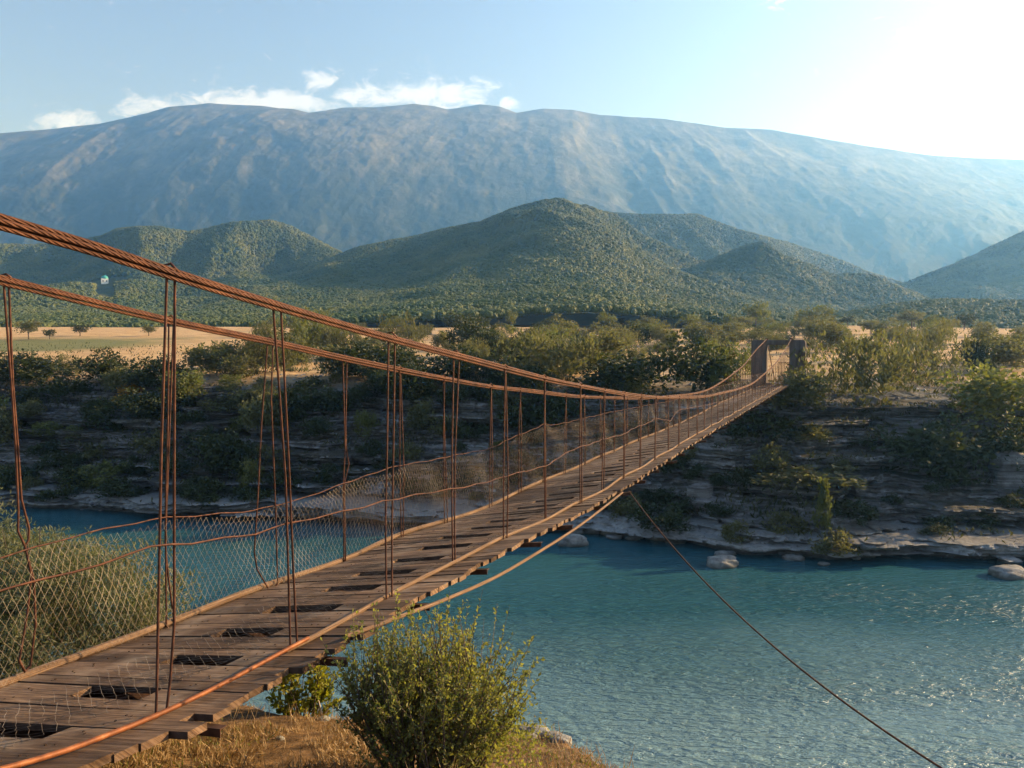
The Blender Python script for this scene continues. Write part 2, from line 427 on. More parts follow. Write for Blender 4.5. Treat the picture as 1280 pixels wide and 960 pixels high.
h = math_(nt, 'MULTIPLY', math_(nt, 'ADD', math_(nt, 'MULTIPLY', w1, 1.0), math_(nt, 'MULTIPLY', w2, .45)), calm)
gust = maprange(nt, noise(nt, mapping(nt, p, (.035, .16, 1), (0, 0, .15)), 1.0, 4, .6), .38, .62, .45, 1.0)
bump(nt, b, math_(nt, 'MULTIPLY', h, gust), .9, .42)

def flat(name, c, rough=.8):
    m, nt, b, out = new_mat(name)
    n = noise(nt, geo_pos(nt), 4, 4)
    nt.links.new(mix(nt, maprange(nt, n, .3, .7, 0, .35), c, tuple(x * .6 for x in c)), b.inputs['Base Color'])
    b.inputs['Roughness'].default_value = rough
    return m
M['white'] = flat('white_plaster', (.78, .77, .74)); M['teal'] = flat('teal_roof_paint', (.05, .30, .28), .5)
M['bark'] = flat('grey_brown_bark', (.11, .085, .065)); M['darkwin'] = flat('dark_window_glass', (.02, .025, .03), .3)
M['palewood'] = flat('pale_dead_wood', (.45, .40, .33))

# ------------------------------------------------------------------ terrain
def crest_fn(pts):
    a = np.array(sorted(pts), float)
    return lambda px: np.interp(px, a[:, 0], a[:, 1])
# shoreline distance by column (t = x / y)
SHORE = np.array([(-1.4, 74), (-.95, 70), (-.6, 65), (-.42, 62.5), (-.2, 60), (-.08, 57.5), (.05, 56.5), (.14, 55), (.22, 53), (.30, 50), (.40, 48.3), (.5, 49.6), (.65, 48.6), (.9, 47), (1.3, 45)])
def shore_y(t): return np.interp(t, SHORE[:, 0], SHORE[:, 1]) + 1.6 * (fbm(t * 14, 0 * t, 3, 5) - .5)
def terrace_z(t, y):
    """height of the terrace beyond the river, rising gently to the hills"""
    return np.interp(y, [60, 80, 100, 130, 180, 250, 300], [10.1, 10.7, 11.6, 13.3, 16.8, 21.6, 24.0])
nt_, = (1100,)
tt = np.linspace(-1.15, 1.2, nt_)
vb = np.linspace(0, 1, 220)                                                # along the bank profile
sh = shore_y(tt)
# profile (offset beyond the shore, height): a steeper left bank, a longer stepped right bank
PL = np.array([(-7, -3), (-.6, -.5), (0, .25), (1.5, 1.4), (4, 3.3), (7, 5.6), (10, 7.8), (13, 9.6), (16, 10.4), (20, 10.9)])
PR = np.array([(-7, -3), (-.6, -.5), (0, .3), (1.6, 1.5), (4.2, 3.2), (7.5, 5.4), (10, 7.2), (12.2, 8.6), (17, 9.4), (23, 10.2)])
def prof_at(P, v):
    seg = np.concatenate([[0], np.cumsum(np.hypot(*np.diff(P, axis=0).T))]); seg /= seg[-1]
    return np.interp(v, seg, P[:, 0]), np.interp(v, seg, P[:, 1])
lo, lz_ = prof_at(PL, vb); ro, rz_ = prof_at(PR, vb)
wR = sstep(tt, .05, .28)[:, None]
off = lo[None] * (1 - wR) + ro[None] * wR
zb = lz_[None] * (1 - wR) + rz_[None] * wR
yb = sh[:, None] + off
xb = tt[:, None] * (sh[:, None] + np.maximum(off, 0) * .5)
# rock strata: stair-stepped, undercut ledges that come and go along the bank
zw = zb + 1.3 * (fbm(xb * .035, zb * .12, 3, 21) - .5) + .5 * (fbm(xb * .25, zb * .4, 3, 22) - .5) + .012 * xb
hl = 1.12
idx = np.floor(zw / hl); fr = zw / hl - idx
amp = sstep(vnoise(xb * .085 + idx * 5.7, idx * 3.3, 31), .28, .62) * (.55 + .75 * vnoise(xb * .3 + idx * 9.1, idx * 1.7, 32))
lipy = (fr ** 1.4 * 1.75 - .8 * (1 - fr) ** 3 - .15)
band = sstep(zb, -.2, .5) * (1 - sstep(zb, 8.6, 10.2))
idx2 = np.floor(zw / .37 + .3); fr2 = zw / .37 + .3 - idx2
amp2 = sstep(vnoise(xb * .16 + idx2 * 3.1, idx2 * 2.3, 34), .3, .6)
dyb = -amp2 * (fr2 ** 1.3 * .62 - .2) * band + .9 * (fbm(xb * .45 + 4, zb * 3.1, 4, 45, .6, True) - .5) * band
dyb = dyb - amp * lipy * band + 1.5 * (fbm(xb * .16, zb * .5, 4, 41) - .5) * band + .5 * (fbm(xb * .8, zb * 2.4, 4, 42) - .5) * band
bx = xb + 1.2 * (fbm(xb * .3, zb, 2, 37) - .5)
blk = _h(np.floor(bx * .55 + idx * .37).astype(np.int64), idx.astype(np.int64), 38) - .5
blk2 = _h(np.floor(bx * 1.3 + idx2 * .61).astype(np.int64), idx2.astype(np.int64), 39) - .5
dyb = dyb + (blk * .75 + blk2 * .4) * band * sstep(zb, .5, 1.2)
sh_hi = .95 + .45 * vnoise(xb * .09, xb * 0, 35)
shelf_on = sstep(vnoise(xb * .045 + 7, xb * 0 + 3, 33), .22, .5)
low_shelf = sstep(zb, .30, .48) * (1 - sstep(zb, sh_hi, sh_hi + .12)) * (.4 + 2.0 * shelf_on * (.55 + .6 * vnoise(xb * .22, xb * 0, 36)))
yb = yb + dyb - low_shelf
zb = zb + .35 * (fbm(xb * .3, yb * .3, 4, 43) - .5) * sstep(zb, .5, 3)
# terrace behind the bank
nrow = 110
ye_end = 330.0
w = np.linspace(0, 1, nrow + 1)[1:] ** 1.9
y2 = (sh[:, None] + 20 + 3 * wR) + w[None] * (ye_end - (sh[:, None] + 20 + 3 * wR))
x2 = tt[:, None] * (sh[:, None] + 10 + 1.5 * wR) * (1 - np.minimum(w * 6, 1))[None] + tt[:, None] * y2 * np.minimum(w * 6, 1)[None]
zt = terrace_z(tt[:, None], y2)
z0 = zb[:, -1:]
kk = sstep(w, 0, .10)[None]
z2 = z0 * (1 - kk) + zt * kk + .7 * (fbm(x2 * .07, y2 * .07, 4, 51) - .5) * (1 - .5 * kk) + 1.4 * (fbm(x2 * .018, y2 * .02, 3, 52) - .5) * kk
XB = np.concatenate([xb, x2], 1); YB = np.concatenate([yb, y2], 1); ZB = np.concatenate([zb, z2], 1)
VB = np.stack([XB, YB, ZB], -1).reshape(-1, 3)
FB = grid_faces(*XB.shape)
far_bank = prop(link('far_bank', mesh_np('far_bank', VB, FB, False), M['bank']), kind='structure')
bank_bvh = BVHTree.FromPolygons([tuple(v) for v in VB], [tuple(f) for f in FB])
def hit(px, py):
    D = Vector(ray(px, py)).normalized()
    h = bank_bvh.ray_cast(Vector((0, 0, CAM_Z)), D)
    return h[0]
def ground(x, y, z0=60):
    h = bank_bvh.ray_cast(Vector((x, y, z0)), Vector((0, 0, -1)))
    return h[0].z if h[0] else 10.0

# river
V = np.array([(-420, -60, 0), (420, -60, 0), (420, 110, 0), (-420, 110, 0)], float)
prop(link('river', mesh_np('river', V, np.array([[0, 1, 2, 3]])), M['water']), kind='structure')
V = np.array([(-430, -70, -3.2), (430, -70, -3.2), (430, 120, -3.2), (-430, 120, -3.2)], float)
prop(link('river_bed', mesh_np('river_bed', V, np.array([[0, 1, 2, 3]])), M['near']), kind='structure')

# near bank
def near_z(x, y):
    x = np.asarray(x, float); y = np.asarray(y, float)
    top = 10.95 - .276 * y + .22 * (fbm(x * .5 + 3, y * .5, 4, 61) - .5) + np.where(y < 0, .18 * y, 0)
    brow = np.interp(x, [-30, -9, -6.5, -4.2, -3, -1.8, 0, .5, .8, 1.2, 2, 3.5, 9], [11, 10, 9.4, 9.0, 8.75, 8.5, 8.0, 7.2, 6.2, 5.2, 4.0, 2.0, -1.5]) + .7 * (fbm(x * .9, x * 0, 3, 62) - .5)
    e = np.maximum(y - brow, 0)
    z = top - (1.25 * e - .35 * (1 - np.exp(-e * 1.5)))
    z = z + .35 * (fbm(x * 1.2, y * 1.2, 4, 63) - .5) * sstep(e, 0, 1.0)
    return np.maximum(z, -3.1)
gx = np.concatenate([np.linspace(-46, -9, 50)[:-1], np.linspace(-9, 3, 150), np.linspace(3, 32, 40)[1:]])
gy = np.concatenate([np.linspace(-34, 2, 40)[:-1], np.linspace(2, 11, 120), np.linspace(11, 26, 50)[1:]])
GX, GY = np.meshgrid(gx, gy, indexing='ij')
V = np.stack([GX, GY, near_z(GX, GY)], -1).reshape(-1, 3)
prop(link('near_bank', mesh_np('near_bank', V, grid_faces(*GX.shape), True), M['near']), kind='structure')

# hills: silhouettes in photo pixels, each ridge at its own distance
RIDGES = [  # distance, front width, back width, crest
    (400, 70, 90, [(820, 412), (900, 402), (1010, 386), (1100, 374), (1180, 366), (1280, 369), (1420, 366), (1700, 372)]),
    (470, 130, 160, [(-700, 380), (-300, 388), (0, 392), (120, 394), (250, 392), (350, 386), (460, 392), (560, 398), (700, 404), (820, 410)]),
    (640, 90, 120, [(-600, 330), (-150, 345), (0, 352), (110, 356), (200, 366), (300, 372), (345, 362), (410, 368), (470, 382), (600, 402)]),
    (900, 320, 260, [(230, 372), (300, 346), (380, 331), (450, 311), (520, 296), (565, 285), (600, 281), (640, 263), (680, 254), (730, 259), (770, 275), (800, 295), (850, 316), (900, 336), (960, 356), (1010, 374), (1080, 395)]),
    (760, 110, 150, [(760, 352), (840, 324), (900, 308), (950, 307), (1000, 326), (1040, 343), (1090, 346), (1135, 362), (1200, 390)]),
    (1050, 190, 190, [(-700, 270), (-300, 300), (0, 303), (60, 303), (130, 291), (150, 283), (200, 281), (235, 288), (265, 284), (300, 276), (340, 273), (365, 280), (400, 300), (430, 319), (500, 352)]),
    (1300, 200, 240, [(620, 330), (690, 272), (730, 260), (800, 268), (870, 267), (920, 285), (970, 300), (1030, 318), (1080, 338), (1120, 351), (1200, 385)]),
    (1250, 230, 260, [(1040, 395), (1130, 353), (1180, 332), (1230, 311), (1280, 287), (1350, 250), (1500, 180), (1800, 150)]),
    (950, 110, 150, [(1120, 392), (1180, 366), (1230, 350), (1280, 344), (1400, 330), (1700, 320)]),
]
ht = np.linspace(-1.15, 1.2, 620)
hy = 250 + (1950 - 250) * np.linspace(0, 1, 300) ** 1.25
HT, HY = np.meshgrid(ht, hy, indexing='ij')
HX = HT * HY
HP = 640 + FPX * HT
base = np.interp(HY, [250, 300, 420, 600, 900, 1300, 1950], [19, 22.5, 27, 34, 42, 52, 70])
HZ = base.copy()
for i, (yc, wf, wb_, cr) in enumerate(RIDGES):
    f = crest_fn(cr)
    wob = (fbm(HX * .006 + i * 7, HX * 0, 3, 70 + i) - .5) * wf * .9
    zc = CAM_Z + (HORIZON - f(HP)) / FPX * (yc + wob)
    q = (HY - yc - wob) / np.where(HY - yc - wob < 0, wf, wb_)
    shape = np.exp(-np.abs(q) ** 1.7)
    edge = np.clip((f(HP) - 425) / -40, 0, 1)
    h = (zc - 7.0 - base) * shape
    HZ = np.maximum(HZ, base + np.maximum(h, 0) * (0.25 + .75 * edge) + np.minimum(0, h) * 0)
rel = np.maximum(HZ - base, 0)
SH = np.clip(rel / np.maximum(rel.max(axis=1, keepdims=True), 1), 0, 1)
spur = .75 * (fbm(HX * .0085 + .0035 * HY, HY * .0028, 4, 90, .45, True) - .6) + .5 * (fbm(HX * .0035 + 5, HY * .0035, 2, 93) - .5)
HZ = HZ + spur * np.minimum(rel * .62, 62) * (1 - .9 * SH ** 2) + 2.0 * (fbm(HX * .03, HY * .03, 3, 95) - .5)
V = np.stack([HX, HY, HZ], -1).reshape(-1, 3)
HF = grid_faces(*HX.shape)
hills = prop(link('hills', mesh_np('hills', V, HF, True), M['hill']), kind='structure')
hill_bvh = BVHTree.FromPolygons([tuple(v) for v in V], [tuple(f) for f in HF])

# mountain
MC = crest_fn([(-900, 215), (-500, 190), (-200, 178), (0, 170), (60, 165), (130, 158), (190, 145), (215, 137), (265, 133), (330, 136), (370, 142), (388, 149), (400, 146), (430, 140), (470, 139), (520, 134), (545, 137), (560, 141), (600, 134), (625, 137), (645, 145), (680, 139), (715, 141), (750, 147), (830, 152), (900, 162), (960, 165), (1000, 172), (1080, 185), (1160, 197), (1220, 200), (1280, 202), (1500, 215), (1900, 240)])
mt = np.linspace(-1.2, 1.25, 1300)
mv = np.linspace(0, 1, 380)
MT, MVV = np.meshgrid(mt, mv, indexing='ij')
Y_BASE, Y_CREST = 1850.0, 3400.0
front = MVV <= .82
fv = MVV / .82
MY = np.where(front, Y_BASE + (Y_CREST - Y_BASE) * fv, Y_CREST + (MVV - .82) / .18 * 900)
MP = 640 + FPX * MT
yc = Y_CREST + 90 * (fbm(MT * 3.2, MT * 0, 2, 101) - .5)
MY = MY + (yc - Y_CREST) * np.clip(fv, 0, 1)
MX = MT * MY
zc = CAM_Z + (HORIZON - MC(MP)) / FPX * yc
prof = np.where(front, 0.10 + .90 * (.82 * fv + .18 * np.sin(np.clip(fv, 0, 1) * np.pi / 2) ** 1.5), 1 - ((MVV - .82) / .18) ** 2 * .5)
kern = np.hanning(241); kern /= kern.sum()
pxs = np.arange(-900, 2100, 2.0)
MCs = np.convolve(MC(np.concatenate([np.full(120, pxs[0]), pxs, np.full(120, pxs[-1])])), kern, 'valid')
zs = CAM_Z + (HORIZON - np.interp(MP, pxs, MCs)) / FPX * Y_CREST
kf = np.clip(fv, 0, 1) ** 9
MZ = (zs * (1 - kf) + zc * kf) * prof
envl = np.clip(np.sin(np.clip(fv, 0, 1) * np.pi), 0, 1) ** .7 * front
fvc = np.clip(fv, 0, 1)
MU = MT + .26 * np.tanh((MT - .04) / .25) * (fvc - 1) + .012 * (fbm(MT * 9, fv * 5, 3, 110) - .5)
broad = fbm(MU * 4.5 + 2, fv * .8, 2, 111) - .5
rib = fbm(MU * 8.5, fv * 1.1, 4, 112, .5, True) - .58
rib2 = fbm(MU * 42, fv * 6, 5, 113, .55, True) - .55
fine = fbm(MT * 150, fv * 60, 3, 115, .6) - .5
MZ = MZ + envl * (broad * 150 + rib * 85 * (.35 + 1.2 * sstep(vnoise(MT * 6, fv * 2, 117), .3, .7)) + rib2 * 7 + fine * 4) + 12 * (fbm(MT * 40, fv * 14, 4, 114, .5) - .5) * np.where(front, .35 + envl, .3)
V = np.stack([MX, MY, MZ], -1).reshape(-1, 3)
prop(link('mountain', mesh_np('mountain', V, grid_faces(*MX.shape), True), M['mountain']), kind='structure')

# haze: even pale air around camera and land
hz_mat = bpy.data.materials.new('valley_haze'); hz_mat.use_nodes = True
hn = hz_mat.node_tree; hn.nodes.clear()
ho = nd(hn, 'ShaderNodeOutputMaterial')
pv = nd(hn, 'ShaderNodeVolumePrincipled', {'Color': (.175, .46, 1.0, 1), 'Absorption Color': (1, 1, 1, 1), 'Density': HAZE_DENSITY, 'Anisotropy': .5})
hn.links.new(pv.outputs[0], ho.inputs['Volume'])
hb = MB(); hb.box((0, 2150, 548), (5600, 0, 0), (0, 2250, 0), (0, 0, 552.5))
haze = prop(hb.build('haze', hz_mat), kind='stuff')

# ------------------------------------------------------------------ the suspension bridge
DR, DL = 4.05, 6.05                               # lateral distance of the two cable planes from the camera
RC = smooth_interp(*profile([(0, 277), (120, 311), (220, 343), (352, 383), (493, 424), (575, 446), (632, 461), (690, 475), (730, 483), (760, 489), (790, 494), (820, 496.5), (850, 497), (880, 495.5), (910, 489.5), (940, 479.5), (958, 465), (970, 453.5), (980, 440), (988.7, 424.5)], DR))
LC = smooth_interp(*profile([(0, 349), (220, 402), (340, 427.5), (434, 449), (493, 461), (554, 472.5), (620, 484), (660, 488.5), (714, 494.5), (770, 497.5), (820, 497), (850, 494), (880, 489), (893, 483), (914, 469), (933, 453), (943, 440), (957.8, 424.5)], DL))
RD = smooth_interp(*profile([(32, 960), (207, 892), (368, 812), (487, 747), (569, 705), (632, 673), (680, 652), (726, 629), (760, 610), (800, 586), (832, 567), (865, 547), (895, 530), (925, 513), (951, 498), (977, 483)], DR))
LD = smooth_interp(*profile([(0, 862), (217, 782), (320, 741), (432, 701), (490, 676), (560, 653), (620, 631), (657, 613), (720, 586), (787, 556), (850, 530), (910, 500), (951, 483)], DL))
LW = lambda s: np.interp(s, *profile([(0, 696), (90, 671), (200, 648), (320, 638), (375, 625), (430, 603), (500, 582), (560, 571), (602, 563), (620, 557), (682, 529), (690, 532), (760, 516), (780, 512), (840, 501), (925, 475), (942, 469)], DL))
RW = lambda s: np.interp(s, *profile([(0, 740), (40, 730), (80, 718), (195, 680), (245, 678), (320, 668), (370, 653), (480, 626), (490, 625), (560, 612), (620, 600), (632, 596), (687, 580), (722, 559), (750, 551), (780, 542), (820, 523), (837, 526), (850, 512), (880, 507), (925, 496), (951, 488)], DR))
S0, S1 = -3.2, 70.4
S_TOWER = 71.3
bridge = empty('suspension_bridge', BP(0, 5, 0))
prop(bridge, 'rusty cable footbridge with plank deck and wire net sides over the river', 'bridge')
bridge.location = (0, 0, 0)
def deck_z(s, d):
    s = np.clip(s, S0 - 1, 71)
    sr = np.maximum(s, 2.2); zl = LD(np.maximum(s, 3.4)); zr = RD(sr)
    k = np.maximum(3.0 - s, 0) * .09
    return zr + (zl - zr) * (d - DR) / (DL - DR) + k
# deck: transverse planks, every fourth one broken through in the middle, joined by two bearer cables below
dk = MB()
ROWS = (.22, .168, .168, .168)                   # every fourth row is the broken one and a little wider
edges = [S0]
while edges[-1] < S1: edges.append(edges[-1] + ROWS[(len(edges) - 1) % 4])
for i in range(len(edges) - 1):
    s = (edges[i] + edges[i + 1]) / 2; pitch = edges[i + 1] - edges[i]
    d0, d1 = 3.70 + rnd.uniform(-.05, .04), 6.16 + rnd.uniform(-.03, .04)
    if rnd.random() < .05: d0 += rnd.uniform(.08, .2)
    if s < 6 and rnd.random() < .3: d0 += rnd.uniform(-.16, .12)
    wd = (pitch - rnd.uniform(.006, .02)) / 2
    th = .024
    dz = rnd.uniform(-.005, .005); tilt = rnd.uniform(-.015, .015); sk = rnd.uniform(-.012, .012)
    tint = rnd.random()
    parts = [(d0, d1)]
    if i % 4 == 0:
        a = 4.50 + rnd.uniform(-.09, .08); parts = [(d0, a), (a + .74 + rnd.uniform(-.1, .1), d1)]
    for (a, b2) in parts:
        za, zb2 = deck_z(s, a) + dz, deck_z(s, b2) + dz
        ds = (deck_z(s + .1, 5) - deck_z(s - .1, 5)) / .2 + tilt
        c = BP(s, (a + b2) / 2, (za + zb2) / 2 - th)
        ax = (BP(s + sk, b2, zb2) - BP(s - sk, a, za)) / 2
        ay = (AX + UP * ds) * wd
        dk.box(c, ax, ay, UP * th, tint, rnd.uniform(0, 40))
    if s < 16:                                       # nail heads over the two bearers
        for nd_ in (4.3, 4.34, 5.73, 5.77):
            dk.box(BP(s + rnd.uniform(-.03, .03), nd_ + rnd.uniform(-.02, .02), deck_z(s, nd_) + dz + .003), NL * .006, AX * .006, UP * .003, 0.95)
for dd in (4.32, 5.75):
    ss = np.linspace(S0, S1, 160)
    dk.tube([BP(s, dd, deck_z(s, dd) - .055) for s in ss], .018, 5, .9)
deck_o = dk.build('deck', M['wood'], bridge)
deck_o.data.materials.append(M['plank_shade'])
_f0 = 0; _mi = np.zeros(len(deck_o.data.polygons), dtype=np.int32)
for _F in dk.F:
    if len(_F) == 6: _mi[_f0 + 2] = _mi[_f0 + 3] = _mi[_f0] = 1  # long sides and undersides get the painted slot shade
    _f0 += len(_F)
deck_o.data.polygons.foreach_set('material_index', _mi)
# main cables: a bundle of four steel ropes each
for d, f, name in ((DR, RC, 'main_cable'), (DL, LC, 'main_cable')):
    mb = MB()
    ss = np.concatenate([np.linspace(-5, 20, 120), np.linspace(20, S_TOWER, 80)[1:]])
    for j, (oa, oz) in enumerate(((-.017, .008), (.017, .011), (0.0, -.02), (.009, .036))):
        mb.tube([BP(s, d + oa * (1 + .25 * math.sin(s * .7 + j)), float(f(s)) + oz * (1 + .2 * math.sin(s * .9 + j * 2)) - .01) for s in ss], .0148, 8, .5)
    zt_ = float(f(S_TOWER))
    mb.tube([BP(S_TOWER - .1, d, zt_), BP(S_TOWER + 1.0, d, zt_ + .02), BP(S_TOWER + 6, d, zt_ - 2.4), BP(S_TOWER + 9.5, d, ground(*BP(S_TOWER + 9.5, d, 0)[:2]) - .2)], .04, 7, .5)
    mb.build(name, M['rope'], bridge, True)
# hangers
RS = [3.87, 5.18, 6.62, 8.03, 9.49, 10.96, 12.7]
while RS[-1] < S_TOWER - 2.2: RS.append(RS[-1] + 1.45)
LS = [4.22, 5.9, 7.34, 8.83, 10.2, 11.6, 13.5]
while LS[-1] < S_TOWER - 2.2: LS.append(LS[-1] + 1.45)
RS = [1.0, 2.45] + RS; LS = [1.3, 2.75] + LS
TRACED = {  # wires traced on the cable plane in photo pixels
    ('R', 3.87): [[(213, 348), (205, 560), (201, 720), (197, 870), (195, 897)], [(223, 343), (221, 600), (220, 780), (214, 850), (207, 900)]],
    ('R', 5.18): [[(346, 392), (353, 500), (359, 600), (361, 700), (363, 806)], [(355, 384), (360, 500), (364, 600), (368, 720), (372, 816)]],
    ('R', 6.62): [[(489, 430), (486, 560), (483, 650), (483, 748)], [(497, 424), (494, 560), (491, 660), (490, 750)]],
    ('R', 8.03): [[(570, 452), (567, 560), (566, 640), (566, 708)], [(577, 446), (571, 560), (569, 640), (569, 711)]],
    ('L', 4.22): [[(8, 356), (17, 480), (22, 560), (25, 640), (24, 664), (33, 684), (40, 720), (34, 770), (24, 826)], [(14, 350), (19, 480), (25, 560), (29, 625), (38, 660), (37, 676), (32, 683), (43, 725), (45, 780), (38, 832)]],
    ('L', 5.9): [[(214, 404), (212, 520), (208, 640), (208, 782)], [(220, 402), (214, 540), (208, 680), (211, 720), (218, 778)]],
    ('L', 7.34): [[(337, 430), (329, 530), (324, 620), (319, 690), (322, 712), (335, 735)], [(344, 428), (341, 500), (344, 590), (346, 660), (347, 729)]],
    ('L', 8.83): [[(431, 452), (433, 560), (430, 604), (430, 700)], [(436, 449), (434, 530), (434, 560), (437, 580), (431, 603), (432, 702)]],
}
def hanger(side, s, k):
    d, f = (DR, RC) if side == 'R' else (DL, LC)
    zc_, zd = float(f(s)), float(deck_z(s, d)) - .03
    r = .0095 if k < 8 else .0105
    mb = MB(); tr = TRACED.get((side, s))
    lines = []
    if tr:
        for w_ in tr:
            lines.append([BP(a, d + o, z) for (a, z), o in zip([on_plane(x, y, d) for x, y in w_], np.linspace(.03, .0, len(w_)))])
    else:
        sp_ = rnd.uniform(.035, .09); sb = rnd.uniform(.02, .07); sh_ = rnd.uniform(-.1, .1)
        mid = rnd.uniform(.3, .7)
        for sg in (-1, 1):
            bow = rnd.uniform(-.04, .04)
            lines.append([BP(s + sg * sp_, d + .03 * sg, zc_ - .02), BP(s + sg * (sp_ * .7) + sh_ * .3 + bow, d, zc_ + (zd - zc_) * mid), BP(s + sg * sb + sh_, d, zd)])
    for l in lines: mb.tube(l, r, 5)
    a, b2 = lines[0][0], lines[1][0]                                        # the loop over the cable
    top = (np.array(a) + np.array(b2)) / 2; top[2] = zc_ + .055
    mb.tube([a, np.array(a) * .75 + np.array(b2) * .25 + UP * (zc_ + .045 - np.array(a)[2]) * .9 + NL * .035, top, np.array(b2) * .8 + np.array(a) * .2 + UP * .03 - NL * .035, b2], r * 1.05, 5)
    bt = [np.array(lines[0][-1]), np.array(lines[1][-1])]
    mb.tube([bt[0], (bt[0] + bt[1]) / 2 - UP * .07, bt[1]], r * 1.2, 5)
    mb.build('hanger', M['rod'], bridge, True)
for k, s in enumerate(RS): hanger('R', s, k)
for k, s in enumerate(LS): hanger('L', s, k)
# angle-steel crossbeams under the planks at every hanger pair
for k, s in enumerate(RS):
    s2 = LS[k] if k < len(LS) else s
    sL = s + (s2 - s) * .5
    mb = MB()
    da = 3.66 - rnd.uniform(0, .09) if k % 3 else 3.54
    p0, p1 = BP(s, da, float(deck_z(s, da)) - .085), BP(sL, 6.3, float(deck_z(sL, 6.3)) - .085)
    ax = (p1 - p0) / 2
    mb.box((p0 + p1) / 2, ax, AX * .03, UP * .004); mb.box((p0 + p1) / 2 - AX * .027 - UP * .026, ax, AX * .003, UP * .026)
    mb.build('crossbeam', M['steel'], bridge)
# edge rails
ss = np.linspace(S0, S1, 260)
mb = MB(); mb.tube([BP(s, 6.10 + .012 * math.sin(s * 1.9), float(deck_z(s, 6.1)) + .03 + .012 * math.sin(s * 1.3)) for s in ss], .034, 7)
mb.build('edge_rail', M['rail'], bridge, True)
mb = MB(); sa = ss[ss > 5.0]
mb.tube([BP(s, 4.07 + .02 * math.sin(s * 2.1), float(deck_z(s, 4.07)) + .022 + .012 * math.sin(s * 1.7)) for s in sa], .024, 7)
mb.build('edge_rail', M['rail'], bridge, True)
mb = MB(); mb.tube([BP(s, 4.0 + .01 * math.sin(s * 2), float(deck_z(s, 4.0)) + .045 + .02 * math.sin(s * 1.4)) for s in np.linspace(S0, 5.25, 40)], .018, 8)
mb.build('pipe_rail', M['pipe'], bridge, True)
# handrail wires and the diamond netting hung between wire and deck
for d, f, c0 in ((DL, LW, 0), (DR, RW, 1)):
    mb = MB(); ss2 = np.linspace(-2.0, S1, 420)
    zw_ = lambda s: float(f(max(s, 3.3 if d == DL else 2.9))) + max(0, (3.0 - s)) * .02
    mb.tube([BP(s, d + .03 * math.sin(s * 2.7 + c0), zw_(s) + .008 * math.sin(s * 9)) for s in ss2], .0075, 5)
    mb.build('handrail_wire', M['rod'], bridge, True)
    nb = MB()
    if d == DR: break
    def npnt(s, v, ph):
        zd = float(deck_z(s, d)) + .01; zt2 = zw_(s)
        sag = 1 - .05 * abs(math.sin(s * 2.1)) if v > .9 else 1
        dd = d + .05 * math.sin(s * .8 + v * 3 + ph) * math.sin(v * math.pi) + .03 * math.sin(s * 3.1 + 5 * v)
        return BP(s + .02 * math.sin(v * 9 + s * 1.7), dd, zd + (zt2 - zd) * v * sag)
    for (sa, sb, cell, rows, rad) in ((-1.5, 26, .078, 15, .0013), (26, S1, .12, 10, .0019)):
        n = int((sb - sa) / cell)
        S = sa + np.arange(n + 1) * cell
        nodes = {}
        for r_ in range(rows + 1):
            for i in range(n + 1):
                nodes[(i, r_)] = npnt(S[i] + (cell / 2 if r_ % 2 else 0) + rnd.uniform(-.008, .008), r_ / rows, 1.0)
        P0, P1 = [], []
        for r_ in range(rows):
            for i in range(n + 1):
                for di in ((0, 1) if r_ % 2 else (-1, 0)):
                    q = (i + di, r_ + 1)
                    if q in nodes and rnd.random() > .012: P0.append(nodes[(i, r_)]); P1.append(nodes[q])
        P0 = np.array(P0); P1 = np.array(P1); D = P1 - P0; D /= np.linalg.norm(D, axis=1)[:, None]
        A = np.tile(NL, (len(D), 1)); B = np.cross(D, A); B /= np.linalg.norm(B, axis=1)[:, None]
        ring = [A * rad, -A * rad * .5 + B * rad * .87, -A * rad * .5 - B * rad * .87]
        VV = np.stack([P0 + q for q in ring] + [P1 + q for q in ring], 1)
        fi = np.array([(0, 1, 4, 3), (1, 2, 5, 4), (2, 0, 3, 5)])
        nb.add(VV.reshape(-1, 3), (np.arange(len(P0))[:, None, None] * 6 + fi[None]).reshape(-1, 4))
    nb.build('side_netting', M['net'], bridge)
# loose netting lying on the planks
nb = MB(); cell = .085
for (sa, sb) in ((-1.0, 8.5), (9.2, 17.0)):
    n = int((sb - sa) / cell); rows = 13; nodes = {}
    for r_ in range(rows + 1):
        for i in range(n + 1):
            s = sa + i * cell + (cell / 2 if r_ % 2 else 0) + rnd.uniform(-.012, .012)
            d = 4.52 + r_ * .062 + .12 * math.sin(s * .9) + rnd.uniform(-.008, .008)
            nodes[(i, r_)] = BP(s, d, float(deck_z(s, d)) + .012 + .02 * max(0, math.sin(s * 3.1 + r_)) + (.05 * (r_ / rows) ** 4))
    for r_ in range(rows):
        for i in range(n + 1):
            for di in ((0, 1) if r_ % 2 else (-1, 0)):
                q = (i + di, r_ + 1)
                if q in nodes and rnd.random() > .03: nb.tube([nodes[(i, r_)], nodes[q]], .0013, 3)
nb.build('fallen_netting', M['net'], bridge)
# added dark strip under the footholds, so the open slots read as shade
ub = MB(); ss = np.linspace(S0, S1, 130)
for a_, b_2 in zip(ss[:-1], ss[1:]):
    p0, p1 = BP(a_, 4.95, float(deck_z(a_, 4.95)) - .19), BP(b_2, 4.95, float(deck_z(b_2, 4.95)) - .19)
    ub.box((p0 + p1) / 2, (p1 - p0) / 2 * .985, NL * .52, UP * .012, .1, rnd.uniform(0, 9))
ub.build('added_slot_backing', M['steel'], bridge)
